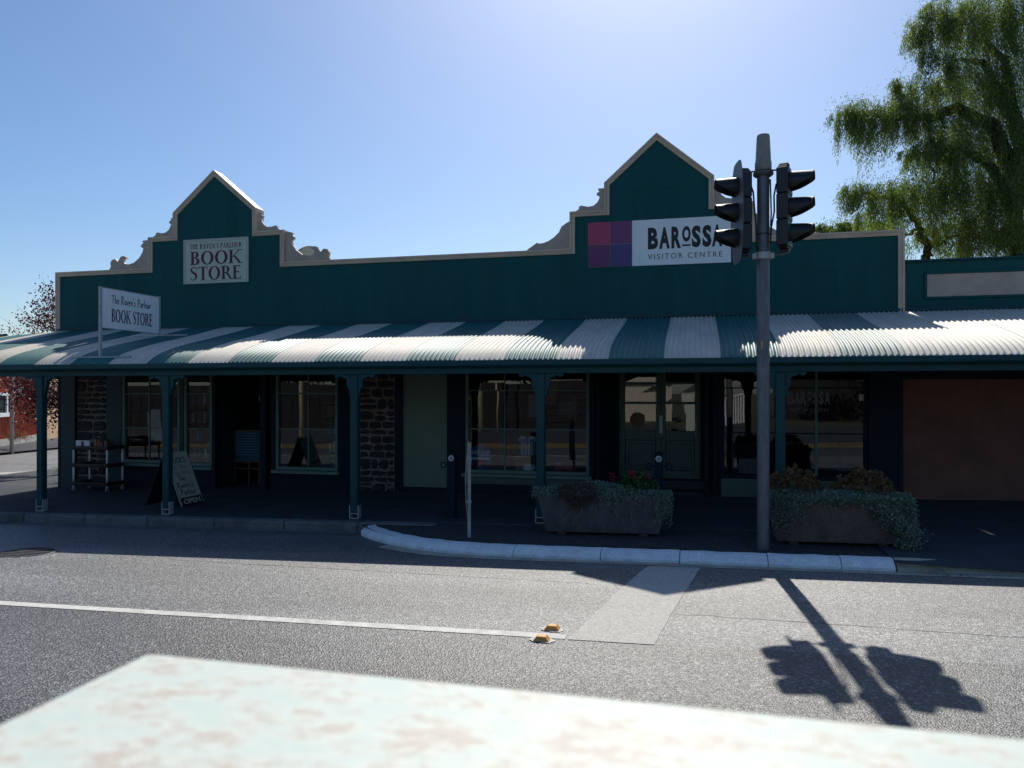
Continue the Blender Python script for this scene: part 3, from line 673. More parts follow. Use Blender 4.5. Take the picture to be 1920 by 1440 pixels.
# loose brush-like hand (polylines in a 1-high box)
Hn={
'T':(.55,[[(.0,.93),(.28,.98),(.58,.95)],[(.30,.97),(.27,.5),(.22,.02)]]),
'h':(.42,[[(.10,1.02),(.08,.5),(.04,.0)],[(.06,.34),(.2,.52),(.3,.36),(.33,.02)]]),
'e':(.40,[[(.06,.26),(.30,.34),(.26,.50),(.10,.46),(.05,.2),(.16,.0),(.34,.08)]]),
'R':(.58,[[(.14,.92),(.10,.4),(.04,-.06)],[(.0,.84),(.24,1.02),(.42,.82),(.30,.56),(.12,.48)],[(.14,.48),(.34,.2),(.52,-.04)]]),
'a':(.42,[[(.32,.44),(.16,.50),(.04,.24),(.12,.02),(.28,.16),(.34,.46)],[(.34,.46),(.33,.18),(.42,.0)]]),
'v':(.38,[[(.02,.5),(.14,.02),(.34,.56)]]),
'n':(.42,[[(.06,.50),(.05,.0)],[(.06,.32),(.2,.52),(.31,.36),(.34,.0)]]),
"'":(.14,[[(.08,.98),(.04,.76)]]),
's':(.34,[[(.28,.46),(.12,.48),(.10,.32),(.26,.2),(.18,.0),(.02,.04)]]),
'P':(.52,[[(.16,.94),(.10,.4),(.05,-.06)],[(.0,.84),(.26,1.02),(.44,.78),(.30,.48),(.12,.42)]]),
'r':(.32,[[(.06,.50),(.05,.0)],[(.06,.30),(.18,.50),(.30,.48)]]),
'l':(.20,[[(.10,1.0),(.06,.4),(.10,.0)]]),
'o':(.40,[[(.18,.50),(.04,.26),(.16,.0),(.32,.22),(.20,.50),(.1,.46)]]),
'u':(.42,[[(.04,.50),(.06,.06),(.22,.04),(.32,.5)],[(.32,.5),(.34,.0)]]),
'B':(.5,[[(.1,.95),(.06,0)],[(.08,.92),(.34,.86),(.2,.52),(.1,.5)],[(.12,.5),(.42,.34),(.28,.02),(.06,.02)]]),
'O':(.55,[[(.26,.98),(.04,.6),(.10,.08),(.34,.0),(.50,.5),(.34,.94),(.2,.98)]]),
'K':(.5,[[(.08,.98),(.06,0)],[(.42,.92),(.1,.46),(.46,.0)]]),
'S':(.45,[[(.38,.86),(.2,.98),(.06,.76),(.34,.42),(.28,.06),(.04,.08)]]),
'i':(.18,[[(.08,.5),(.07,.0)],[(.08,.72),(.09,.78)]]),'t':(.32,[[(.14,.86),(.12,.1),(.26,.02)],[(.0,.56),(.30,.60)]]),
'd':(.42,[[(.30,.42),(.12,.48),(.04,.2),(.14,.0),(.30,.16)],[(.34,1.0),(.32,.4),(.38,.0)]]),
'g':(.42,[[(.30,.42),(.12,.48),(.04,.2),(.16,.04),(.32,.2),(.34,.5),(.30,-.25),(.06,-.26)]]),
'y':(.40,[[(.04,.5),(.10,.14),(.26,.16)],[(.34,.5),(.28,-.1),(.06,-.3)]]),' ':(.30,[]),
}
def textw(t,tab,gap): return sum(tab[c][0]+gap for c in t)-gap
def lay(text,tab,gap,hand=0):
    """-> list of polygons in a box of height 1, and its width"""
    x=0; out=[]
    for c in text:
        w_,gg=tab[c]
        if hand: ps=[q for pl in gg for q in ribbon(pl,hand)]
        else: ps=gg()
        out+=[[(px+x,pz) for px,pz in p] for p in ps]; x+=w_+gap
    return out,x-gap
def place(polys,W,name,m,parent,o,ux,uz,size,width=None,th=.002,label=None,center=False):
    """o = lower-left corner (Vector), ux/uz unit directions, size = cap height, width = fitted width"""
    ux=Vector(ux);uz=Vector(uz);nn=ux.cross(uz); o=Vector(o)   # nn points to the reader (-Y for +X text)
    sx=(width/W) if width else size
    mb=MB()
    for i,p in enumerate(polys):
        d=th+.00012*(i%11)
        q=[o+ux*(a*sx)+uz*(b*size) for a,b in p]
        ar=sum(p[k][0]*p[(k+1)%len(p)][1]-p[(k+1)%len(p)][0]*p[k][1] for k in range(len(p)))
        if ar<0: q=q[::-1]
        n=len(q); mb.add([v+nn*d for v in q]+[v-nn*.0005 for v in q],[tuple(range(n))]+[((i2+1)%n,i2,i2+n,(i2+1)%n+n) for i2 in range(n)])
    return mb.build(name,m,parent,label=label)
def serif(text,*a,gap=.06,**k): P,W=lay(text,G,gap); return place(P,W,*a,**k)
def hand(text,*a,gap=.05,wd=.075,**k): P,W=lay(text,Hn,gap,wd); return place(P,W,*a,**k)
def sans(text,name,m,parent,o,ux,uz,size,width=None,bold=0,th=.0015,spacing=1.0,label=None):
    cu=bpy.data.curves.new('lettering','FONT'); cu.body=text; cu.extrude=.5; cu.offset=bold; cu.space_character=spacing; cu.resolution_u=3
    ob=bpy.data.objects.new('lettering',cu); COL.objects.link(ob); bpy.context.view_layer.update()
    me=bpy.data.meshes.new_from_object(ob.evaluated_get(bpy.context.evaluated_depsgraph_get()))
    bpy.data.objects.remove(ob); bpy.data.curves.remove(cu)
    v=np.array([tuple(q.co) for q in me.vertices]); mn=v.min(0); mx=v.max(0); H=mx[1]-mn[1]; W=mx[0]-mn[0]
    ux=np.array(ux,float);uz=np.array(uz,float);nn=np.cross(ux,uz); k=size/H; kx=(width/W) if width else k
    base=np.array(parent['_o'])
    co=np.array(o)-base+(v[:,0:1]-mn[0])*kx*ux+(v[:,1:2]-mn[1])*k*uz+np.where(v[:,2:3]>0,th,-.0005)*nn
    me.vertices.foreach_set('co',co.astype(np.float32).ravel()); me.update(); me.name=name
    me.materials.clear(); me.materials.append(M[m]); q=bpy.data.objects.new(name,me); COL.objects.link(q); q.parent=parent; q['_o']=tuple(base)
    if label: q['label']=label
    return q
# ------------------------------------------------------------------ signs
EX,EZ=(1,0,0),(0,0,1)
s1=thing('wall_sign','framed off-white book store sign on the left gable','sign',(-9.63,FY-.02,4.07))
box(-10.385,-8.868,FY-.028,FY-.0005,4.085,5.0).build('sign_board','signw',s1)
fr=MB()
for (a,b,c,d) in ((-10.39,-8.863,4.08,4.098),(-10.39,-8.863,4.987,5.005),(-10.39,-10.372,4.098,4.987),(-8.881,-8.863,4.098,4.987)): fr.box(a,b,FY-.036,FY-.0285,c,d)
fr.build('frame','signframe',s1)
li=MB()
for (a,b,c,d) in ((-10.345,-8.908,4.13,4.136),(-10.345,-8.908,4.952,4.958),(-10.345,-10.339,4.136,4.952),(-8.914,-8.908,4.136,4.952)): li.box(a,b,FY-.0295,FY-.0285,c,d)
li.build('printed_border','grey',s1)
sc=MB()
for (a,c) in ((-10.36,4.54),(-8.89,4.54),(-9.63,4.11),(-9.63,4.975),(-10.36,4.11),(-8.89,4.11)): sc.box(a-.008,a+.008,FY-.031,FY-.0285,c-.008,c+.008)
sc.build('fixing_screw','grey',s1)
yq=FY-.0285
serif("THE RAVEN'S PARLOUR",'small_lettering','maroon',s1,(-10.24,yq,4.80),EX,EZ,.105,width=1.22,gap=.10)
serif('BOOK','large_lettering','maroon',s1,(-10.235,yq,4.475),EX,EZ,.275,width=1.21,gap=.02)
serif('STORE','large_lettering','maroon',s1,(-10.235,yq,4.155),EX,EZ,.275,width=1.21,gap=.03)
# visitor centre sign
s2=thing('wall_sign','wide white visitor centre sign with four coloured squares on the right gable','sign',(-.66,FY-.02,4.09))
box(-1.9,.60,FY-.022,FY-.0005,4.09,4.905).build('sign_board','white',s2)
for (a,b,c,d,m_) in ((-1.9,-1.502,4.50,4.905,'sq1'),(-1.499,-1.103,4.50,4.905,'sq2'),(-1.9,-1.502,4.09,4.497,'sq3'),(-1.499,-1.103,4.09,4.497,'sq4')):
    box(a,b,FY-.0255,FY-.0225,c,d).build('coloured_square',m_,s2)
yq=FY-.0225
z0=4.375; h=.385
def bl(t,x0,x1,z,hh): sans(t,'lettering','ink',s2,(x0,yq,z),EX,EZ,hh,width=x1-x0,bold=.05)
lx=[at(p,435,FY)[0] for p in (1215,1236,1240,1262,1265,1284,1287,1303,1306,1325,1328,1346,1349,1366)]
L7=[('B',1215,1234),('A',1236,1256),('R',1259,1277),('O',1279,1295),('S',1297,1314),('S',1317,1334),('A',1335,1354)]
tw=[at(p,435,FY)[0] for p in range(0)]
xs_=[(at(a,435,FY)[0],at(b,435,FY)[0]) for _,a,b in L7]
for (c,_,_),(xa,xb) in zip(L7,xs_):
    if c=='O': bl(c,xa,xb,z0+.105,h-.105); box(xa,xb,yq-.0015,yq+.0005,z0+.03,z0+.062).build('lettering','ink',s2)
    else: bl(c,xa,xb,z0,h)
sans('VISITOR CENTRE','lettering','ink',s2,(xs_[0][0],yq,4.195),EX,EZ,.095,width=xs_[-1][1]-xs_[0][0],spacing=1.35,bold=.0)
# sign on posts above the verandah
SX=-9.77
s3=thing('roof_sign','white two-post book store sign standing on the verandah roof','sign',(SX,11.3,2.4))
box(SX-.012,SX+.012,10.62,12.0,2.925,3.60).build('sign_board','white',s3)
for (y0,zb,zt) in ((10.60,2.42,3.615),(12.02,2.89,3.62)):
    MB().box(SX-.02,SX+.02,y0-.02,y0+.02,zb,zt).build('post','galv',s3)
    MB().box(SX-.60,SX+.60,y0-.025,y0+.025,zb-.012,zb+.012).build('foot_rail','galv',s3)
MB().box(SX-.017,SX+.017,10.621,11.999,3.60,3.612).box(SX-.017,SX+.017,10.621,11.999,2.912,2.924).build('frame','galv',s3)
UY=(0,1,0)
hand("The Raven's Parlour",'script_lettering','ink',s3,(SX+.0125,10.84,3.36),UY,EZ,.14,width=.95,gap=.05,wd=.085)
serif('BOOK STORE','large_lettering','purple',s3,(SX+.0125,10.83,3.04),UY,EZ,.225,width=1.0,gap=.03)
# ------------------------------------------------------------------ traffic signal
PX,PY=.768,9.155; pg=gz(PX)-.015
ts=thing('traffic_signal','grey traffic light pole with two black signal heads seen from the side at kerb','traffic light',(PX,PY,pg))
MB().lathe(PX,PY,[(.072,pg-.2),(.072,3.42),(.070,3.43),(.070,4.40)],28).build('pole','steel',ts,smooth=True).modifiers.new('e','EDGE_SPLIT')
MB().lathe(PX,PY,[(.078,4.40),(.094,4.415),(.094,4.50),(.088,4.515),(.074,4.80),(.068,4.825),(.04,4.835)],28).build('pole_cap','capgrey',ts,smooth=True)
MB().lathe(PX,PY,[(.10,4.345),(.115,4.36),(.115,4.385),(.085,4.399)],16).build('top_collar','board',ts)
cl=MB().lathe(PX,PY,[(.082,3.375),(.086,3.38),(.086,3.45),(.082,3.455)],20)
for a in (0,PI): cl.box(PX+math.cos(a)*.10-.02,PX+math.cos(a)*.10+.02,PY-.03,PY+.03,3.385,3.445)
cl.build('clamp','galv',ts)
MB().box(PX-.03,PX-.012,PY-.079,PY-.068,2.33,2.42).build('number_tag','amber',ts)
MB().lathe(PX,PY,[(.0745,3.66),(.0745,3.675)],20).build('cable_tie','blk',ts)
def visor(r=.115,L0=.25):
    vs=[];n=26;A0,A1=R(-152),R(152)
    for i in range(n+1):
        a=A0+(A1-A0)*i/n; ad=abs(math.degrees(a)); f=1 if ad<75 else max(.08,1-(ad-75)/75*.92)
        for rr in (r,r-.006):
            for xx in (0,L0*f): vs.append((xx,rr*math.sin(a),rr*math.cos(a)-.045*0*xx))
    fs=[]
    for i in range(n):
        o,q=4*i,4*i+4
        fs+= [(o,q,q+1,o+1),(o+2,o+3,q+3,q+2),(o+1,q+1,q+3,o+3)]
    return MB().add(vs,fs)
def head(ang,cx,cy,zc,backboard,label):
    mtx=Matrix.Translation((cx,cy,zc))@Matrix.Rotation(ang,4,'Z')
    h=MB()
    for k in (-1,0,1):                       # three modules, slightly waisted
        z=k*.30; h.prism([(-.068,z-.149),(-.068,z+.149),(.062,z+.149),(.062,z-.149)],-.15,.15)
    h.box(-.06,.055,-.12,.12,.4491,.475); h.box(-.06,.055,-.12,.12,-.475,-.4491); h.box(-.06,.05,-.05,.05,.4751,.515); h.box(-.06,.05,-.05,.05,-.52,-.4751)
    h.xf(mtx); o=h.build('signal_head','blk',ts,label=label,bevel=.012)
    for k,cn in ((1,'red'),(0,'amber'),(-1,'green')):
        visor().xf(mtx@Matrix.Translation((.063,0,k*.30))@Matrix.Rotation(R(5),4,'Y')).build('visor','blk',o)
        MB().lathe(0,0,[(.0,.014),(.06,.011),(.105,0),(.105,-.002),(0,-.002)],20).xf(mtx@Matrix.Translation((.064,0,k*.30))@Matrix.Rotation(R(90),4,'Y')).build('lens','lens_'+cn,o,smooth=True)
    if backboard:
        P=[]; H=.60;W=.27
        for i in range(40):
            a=2*PI*i/40; c,s_=math.cos(a),math.sin(a); e=.42
            P.append((W*math.copysign(abs(c)**e,c)*(1-.10*abs(s_)),H*math.copysign(abs(s_)**.75,s_)))
        b=MB().prism(P,-.002,.002).xf(mtx@Matrix.Translation((.066,0,0))@Matrix.Rotation(R(90),4,'Z'))
        b.build('backing_board','board',o)
    return o
def lens(name,c,em):
    m=mat(name,c,.2); p=m.node_tree.nodes['Principled BSDF']
    if em: p.inputs['Emission Color'].default_value=(*em,1); p.inputs['Emission Strength'].default_value=1.2
    M[name]=m
lens('lens_red',(.12,.01,.01),None); lens('lens_amber',(.14,.06,.01),None); lens('lens_green',(.01,.14,.10),(.004,.08,.05))
fr_=Vector((.957,-.289)); fl_=Vector((-.981,-.195)); 
hr=head(math.atan2(fr_.y,fr_.x),PX+.235,PY-.02,3.955,False,'right signal head facing right, lowest green lens just showing')
hl=head(math.atan2(fl_.y,fl_.x),PX-.225,PY+.01,3.935,True,'left signal head facing left with rounded backing board')
for hz2 in (4.40,3.415):
    MB().tube([(PX-.235,PY+.01,hz2),(PX-.08,PY,hz2+.01)],.010,6).tube([(PX+.235,PY-.02,hz2),(PX+.08,PY,hz2+.01)],.010,6).build('mounting_arm','board',ts)
MB().tube([(PX-.16,PY-.02,4.30),(PX-.115,PY-.05,4.16),(PX-.098,PY-.06,3.92),(PX-.082,PY-.06,3.72),(PX-.078,PY-.03,3.55),(PX-.07,PY-.02,3.45)],.010,6).build('cable','blk',ts,smooth=True)
MB().tube([(PX+.14,PY-.03,4.24),(PX+.115,PY-.04,4.1),(PX+.118,PY-.05,3.92),(PX+.082,PY-.05,3.72),(PX+.077,PY-.03,3.55)],.010,6).build('cable','blk',ts,smooth=True)
MB().tube([(PX+.076,PY-.02,4.30),(PX+.08,PY-.04,4.1),(PX+.085,PY-.04,3.9),(PX+.078,PY-.04,3.75)],.009,6).build('cable','blk',ts,smooth=True)
# low sign seen edge-on
sx_,sy_=-2.87,9.34; g=gz(sx_); vd=Vector((sx_,sy_)).normalized(); ln=Vector((-vd.y,vd.x))   # ln: to the left
sg=thing('edge_on_sign','low metal sign on steel post seen edge-on beside left end of white kerb','sign',(sx_,sy_,g))
MB().box(-.022,.022,-.02,.02,-.1,1.22).xf(Matrix.Translation((sx_,sy_,g))@Matrix.Rotation(math.atan2(ln.y,ln.x),4,'Z')).build('post','galv',sg)
vs=[];N=14
for i in range(N+1):
    z=.24+i*(1.235-.24)/N; bow=.030+.032*math.sin(PI*i/N)-(.02*(i/N))
    for (u,v_) in ((-.15,bow),(.15,bow-.012),(.15,bow-.010),(-.15,bow+.002)):
        p=Vector((sx_,sy_))+ (-vd)*u*1.0 + ln*v_; vs.append((p.x,p.y,g+z))
fs=[(4*i+a,4*i+(a+1)%4,4*i+4+(a+1)%4,4*i+4+a) for i in range(N) for a in range(4)]+[(0,3,2,1),(4*N,4*N+1,4*N+2,4*N+3)]
MB().add(vs,fs).build('sign_plate','galv',sg)
for z in (.45,1.0): MB().box(-.03,.045,-.024,.024,z-.012,z+.012).xf(Matrix.Translation((sx_,sy_,g))@Matrix.Rotation(math.atan2(ln.y,ln.x),4,'Z')).build('clamp','galv',sg)
# hitching posts
def hitch(x,y,label):
    g=gz(x); t=thing('hitching_post',label,'hitching post',(x,y,g),'dark hitching posts with iron rings')
    MB().box(x-.058,x+.058,y-.058,y+.058,g-.02,g+.97).build('post','navy',t,bevel=.01)
    MB().box(x-.063,x+.063,y-.063,y+.063,g+.9701,g+.985).build('cap','navy',t,bevel=.004)
    MB().lathe(0,0,[(0,0),(.042,0),(.042,.002),(0,.0025)],20).xf(Matrix.Translation((x,y-.0582,g+.90))@Matrix.Rotation(R(90),4,'X')).build('round_sticker','white',t)
    MB().lathe(0,0,[(.022,0),(.034,0),(.034,.0012),(.022,.0012)],18).xf(Matrix.Translation((x,y-.0608,g+.90))@Matrix.Rotation(R(90),4,'X')).build('printed_ring','grey',t)
    for s_ in (-1,1):
        MB().tube([(x+s_*.058,y,g+.79),(x+s_*.10,y,g+.79)],.009,6).build('stub',  'navy',t)
        MB().tube([(x+s_*(.142+.040*math.cos(a)),y,g+.79+.040*math.sin(a)) for a in [2*PI*k/20 for k in range(21)]],.0095,6,cap=False).build('ring','navy',t,smooth=True)
hitch(-3.56,10.72,'dark post with side rings in front of the sage panel'); hitch(-.50,10.72,'dark post with side rings in front of the double doors')
# road studs
def stud(x,y,label):
    g=gz(x)+rprof(y); t=thing('road_stud',label,'road stud',(x,y,g),'amber reflective studs by the centre line')
    rs=random.Random(int(x*1000)); P=[(x+.092*math.cos(a)*(1+rs.uniform(-.15,.2)),y+.062*math.sin(a)*(1+rs.uniform(-.15,.2)),g+.007) for a in [2*PI*k/14 for k in range(14)]]
    MB().add(P+[(x,y,g+.009)],[(k,(k+1)%14,14) for k in range(14)]).build('adhesive_pad','padw',t)
    a,b,c,d,e=.058,.045,.032,.028,.030
    MB().add([(x-a,y-b,g+.009),(x+a,y-b,g+.009),(x+a,y+b,g+.009),(x-a,y+b,g+.009),(x-c,y-d,g+.009+e),(x+c,y-d,g+.009+e),(x+c,y+d,g+.009+e),(x-c,y+d,g+.009+e)],
       [(4,5,6,7),(0,1,5,4),(1,2,6,5),(2,3,7,6),(3,0,4,7)]).build('reflector','amber',t,bevel=.003)
stud(-1.075,5.68,'amber road stud on the far side of the centre line'); stud(-1.10,5.40,'amber road stud on the near side of the centre line')
# manhole cover
mx_,my_=-8.15,7.62; g=gz(mx_)+rprof(my_)
mh=thing('manhole_cover','round iron manhole cover in the road at left','manhole cover',(mx_,my_,g))
MB().lathe(mx_,my_,[(.36,g-.01),(.36,g+.010),(.32,g+.012),(.32,g+.002),(0.001,g+.002)],32).build('rim','concrete2',mh)
MB().lathe(mx_,my_,[(.312,g+.0025),(.312,g+.010),(0.001,g+.011)],32).build('lid','iron',mh)
rb=MB()
for k in range(-3,4):
    hw=math.sqrt(.30**2-(k*.08)**2); rb.box(mx_-hw,mx_+hw,my_+k*.08-.012,my_+k*.08+.012,g+.0112,g+.016)
rb.build('rib','iron',mh)
# ------------------------------------------------------------------ foreground cabinet
m=bpy.data.materials.new('peeling_pale_green_paint'); m.use_nodes=True; t=m.node_tree; n_=t.nodes; L_=t.links; p=n_['Principled BSDF']
g_=n_.new('ShaderNodeNewGeometry'); mp=n_.new('ShaderNodeMapping'); mp.inputs['Scale'].default_value=(1,1.5,1); L_.new(g_.outputs['Position'],mp.inputs[0])
a1=n_.new('ShaderNodeTexNoise'); a1.inputs['Scale'].default_value=22; a1.inputs['Detail'].default_value=5; a1.inputs['Roughness'].default_value=.6; L_.new(mp.outputs[0],a1.inputs['Vector'])
a2=n_.new('ShaderNodeTexNoise'); a2.inputs['Scale'].default_value=75; a2.inputs['Detail'].default_value=5; a2.inputs['Roughness'].default_value=.75; L_.new(mp.outputs[0],a2.inputs['Vector'])
r1=n_.new('ShaderNodeValToRGB'); e=r1.color_ramp.elements; e[0].position=.36; e[0].color=(.52,.60,.54,1); e[1].position=.6; e[1].color=(.63,.65,.57,1)
L_.new(a1.outputs[0],r1.inputs[0])
mu=n_.new('ShaderNodeMath'); mu.operation='MULTIPLY'; L_.new(a1.outputs[0],mu.inputs[0]); L_.new(a2.outputs[0],mu.inputs[1])
r2=n_.new('ShaderNodeValToRGB'); e=r2.color_ramp.elements; e[0].position=.235; e[0].color=(0,0,0,1); e[1].position=.34; e[1].color=(.8,.8,.8,1)
L_.new(mu.outputs[0],r2.inputs[0])
mx=n_.new('ShaderNodeMix'); mx.data_type='RGBA'; L_.new(r2.outputs[0],mx.inputs[0]); L_.new(r1.outputs[0],mx.inputs[6]); mx.inputs[7].default_value=(.47,.40,.33,1)
L_.new(mx.outputs[2],p.inputs['Base Color']); p.inputs['Roughness'].default_value=.6
b=n_.new('ShaderNodeBump'); b.inputs['Strength'].default_value=.25; b.inputs['Distance'].default_value=.003; L_.new(mu.outputs[0],b.inputs['Height']); L_.new(b.outputs[0],p.inputs['Normal'])
M['cabg']=m
cb=thing('roadside_cabinet','pale green roadside cabinet with stained peeling top, close in the foreground','cabinet',(.02,.27,.09))
MB().box(-.41,.44,.035,.492,1.60,1.63).build('lid','cabg',cb,bevel=.006,seg=3)
MB().box(-.39,.42,.05,.475,.08,1.5995).build('body','cabg',cb,bevel=.004)
MB().box(-.37,.005,.4755,.487,.14,1.56).build('door','cabg',cb,bevel=.004); MB().box(.010,.40,.4755,.487,.14,1.56).build('door','cabg',cb,bevel=.004)
MB().box(.03,.10,.4875,.489,1.2,1.5).build('label_plate','amber',cb)
# ------------------------------------------------------------------ planters
def trough(name_label,x0,x1,y0,y1,h,fl,ins,mt='planter'):
    g=gz((x0+x1)/2)-.01; t=thing('planter',name_label,'planter',((x0+x1)/2,(y0+y1)/2,g))
    b0=[(x0+ins,y0+ins*.6),(x1-ins,y0+ins*.6),(x1-ins,y1-ins*.6),(x0+ins,y1-ins*.6)]; b1=[(x0,y0),(x1,y0),(x1,y1),(x0,y1)]
    w_=.06; i1=[(x0+w_,y0+w_),(x1-w_,y0+w_),(x1-w_,y1-w_),(x0+w_,y1-w_)]
    f=lambda x:gz(x)-.01
    vs=[(x,y,f(x)+.03) for x,y in b0]+[(x,y,g+h) for x,y in b1]+[(x,y,g+h) for x,y in i1]+[(x,y,g+h-.08) for x,y in i1]
    fs=[(3,2,1,0)]+[(i,(i+1)%4,4+(i+1)%4,4+i) for i in range(4)]+[(4+i,4+(i+1)%4,8+(i+1)%4,8+i) for i in range(4)]+[(8+i,8+(i+1)%4,12+(i+1)%4,12+i) for i in range(4)]
    MB().add(vs,fs).build('trough',mt,t,bevel=.015,seg=2)
    MB().add([(x,y,g+h-.06) for x,y in i1],[(0,1,2,3)]).build('soil','soil',t)
    for xx in (x0+ins+.15,x1-ins-.25): box(xx,xx+.1,y0+ins,y1-ins,g-.03,g+.045).build('foot','planter',t)
    return t,g
p1,g1=trough('shorter grey concrete planter in front of the double doors',-2.03,-.34,9.62,10.22,.53,0,.11,'planterg')
p2,g2=trough('brown concrete planter overflowing with silver foliage right of the traffic light',.86,2.42,9.40,9.98,.56,0,.09)
def cloud(name,label,cat,m,P,L,W,D=None,loc=None,stalks=None,kind_child=False):
    loc=loc or tuple(P.mean(0)*np.array([1,1,0])+np.array([0,0,P[:,2].min()]))
    t=thing(name,label,cat,loc)
    if D is None: D=rng.normal(size=P.shape)
    V,F=leaves(P,D,L,W); fastmesh('foliage',V,F,m,t,'stuff')
    if stalks is not None: stalks.build('stem','stalk',t,kind='stuff')
    return t
def spill(x0,x1,yf,ztop,prof,n,seed,yback=.5):
    """trailing strands over a planter rim; prof(x)->hang length"""
    r=np.random.default_rng(seed); P=[];D=[]
    st=MB()
    for i in range(n):
        x=r.uniform(x0,x1); L_=prof(x)*r.uniform(.25,1.0)**.8
        y0=yf+r.uniform(0,.12); m_=max(3,int(L_/.018)+6); z=ztop+r.uniform(0,.06); sw=r.normal(0,.03); yb=r.uniform(.01,.07)
        for k in range(m_):
            s_=k/m_*(L_+.12)
            if s_<.12: p=(x,y0+.12-s_,z+.02*math.sin(s_*20))
            else: p=(x+sw*(s_/.4)+.01*math.sin(s_*25+i),yf-yb-.02*math.sin(s_*6),z-(s_-.12))
            P.append(p); D.append((r.normal(0,.6),-.8+r.normal(0,.5),r.normal(-.2,.6)))
    return np.array(P)+r.normal(0,.006,(len(P),3)),np.array(D)
def mound(cx,cy,z0,rx,ry,h,n,seed,lob=None):
    r=np.random.default_rng(seed); u=r.uniform(-1,1,(n*2,2)); u=u[(u**2).sum(1)<1][:n]
    hh=np.sqrt(1-(u**2).sum(1)); f=r.uniform(.35,1,len(u))**.5
    bump=1+.13*np.sin(u[:,0]*9+seed)+.08*np.sin(u[:,1]*7+u[:,0]*15)
    return np.stack([cx+u[:,0]*rx,cy+u[:,1]*ry,z0+hh*h*f*bump],1)
# planter 1
P,D=spill(-2.10,-.28,9.62,g1+.53,lambda x:.05+.05*math.sin(x*7)**2+(.34 if x>-.50 else 0)+(.10 if -1.2<x<-.9 else 0),420,5)
Q=mound(-1.18,9.9,g1+.50,.86,.30,.16,7000,3); 
cloud('trailing_plant','silvery trailing plant spilling over the rim of the shorter planter','plant','leafs',np.concatenate([P,Q]),.024,.017,np.concatenate([D,rng.normal(size=Q.shape)+[0,-.3,.6]]),loc=(-1.2,9.85,g1+.5))
P,D=spill(-1.75,-1.22,9.60,g1+.55,lambda x:.12+.18*max(0,1-abs(x+1.48)/.25),200,8); Q=mound(-1.45,9.82,g1+.52,.38,.26,.16,1300,5)
cloud('brown_trailing_plant','dry brown trailing clump near the left of the shorter planter','plant','leafbr',np.concatenate([P,Q]),.024,.015,None,loc=(-1.45,9.75,g1+.5))
Q=mound(-.72,9.92,g1+.50,.26,.22,.27,1500,7)
gp2=cloud('geranium','red flowering geranium at the right of the shorter planter','plant','leafg',Q,.05,.045,None,loc=(-.72,9.92,g1+.5))
P=[]
for (x,y,z) in ((-.83,9.85,g1+.80),(-.80,9.84,g1+.785),(-.62,9.86,g1+.76),(-1.05,9.9,g1+.74)):
    P.append(np.array((x,y,z))+rng.normal(0,.022,(26,3)))
P=np.concatenate(P); V,F=leaves(P,rng.normal(size=P.shape),.028,.024); fastmesh('flower_head',V,F,'petal',gp2,'stuff')
sk=MB()
for k in range(9):
    x=random.uniform(-1.7,-.6); z=g1+random.uniform(.1,.35); P=[(x+.03*j*random.uniform(-1,1.6),9.60+.012*(5-j)*0+.012*j*0-.0+.02*(1-(z+.06*j)/.6),z+.07*j) for j in range(5)]
    sk.tube([(a,b-.005+(.45-c)*.12 if False else 9.60+max(0,(g1+.53-c))*.12,c) for a,b,c in P],.003,4)
tag(sk.build('dry_stem','stalk'),'dry pale stems hanging on the face of the shorter planter','stem')
# planter 2
def hp2(x):
    if x<1.22: return .40+.10*math.sin(x*20)
    if x<2.0: return .09+.05*math.sin(x*9)**2
    return .18+min(.38,(x-2.0)*1.2)
P,D=spill(.84,2.42,9.40,g2+.56,hp2,1000,15)
Q=mound(1.64,9.68,g2+.52,.86,.30,.13,8000,13)
# right end mass that reaches the ground
r=np.random.default_rng(4); k=6500; zt=r.uniform(0,1,k); xx=2.13+.20*(1-zt)+r.normal(0,.06,k)+.10*np.sin(zt*5); yy=9.42+r.uniform(-.14,.35,k)-.06*(1-zt); E_=np.stack([xx,yy,g2+.02+zt*.60],1)
cloud('trailing_plant','thick silver trailing plant cascading to the ground over the brown planter','plant','leafs',np.concatenate([P,Q,E_]),.026,.019,np.concatenate([D,rng.normal(size=Q.shape)+[0,-.3,.6],rng.normal(size=E_.shape)+[.3,-.5,0]]),loc=(1.64,9.6,g2+.5))
for (cx,rx,hh,lb,sd_) in ((1.17,.33,.36,'bronze leafy bush at the left of the brown planter',21),(1.95,.37,.36,'bronze leafy bush with sunlit tips at the right of the brown planter',22)):
    Q=mound(cx,9.66,g2+.52,rx,.24,hh,230,sd_); up3=Q-np.array([cx,9.66,g2+.45]); up3/=np.linalg.norm(up3,axis=1)[:,None]
    Q=np.repeat(Q,11,0); DD=np.repeat(up3,11,0)*.5+rng.normal(0,.55,Q.shape); Q=Q+rng.normal(0,.006,Q.shape)
    cloud('bronze_bush',lb,'plant','leafb',Q,.042,.024,DD,loc=(cx,9.66,g2+.5))
# litter by the kerb
P=np.stack([rng.uniform(2.35,2.75,26),rng.normal(8.50,.03,26),np.full(26,-.075)],1); P[:,2]=[gz(x)-.115+.01 for x in P[:,0]]
V,F=leaves(P,rng.normal(size=P.shape)*[1,1,.3],.06,.03); tag(fastmesh('leaf_litter',V,F,'leafs'),'small heap of dry leaves in the gutter at right','leaf litter',kind='stuff')
V=None
k=500; xx=rng.uniform(-3,9,k); P=np.stack([xx,8.59-np.abs(rng.normal(0,.035,k)),np.array([gz(x)-.114 for x in xx])],1)
V,F=leaves(P,rng.normal(size=P.shape)*[1,1,.2],.022,.014); tag(fastmesh('gutter_debris',V,F,'leafbr'),'specks of dry debris along the concrete gutter','debris',kind='stuff')
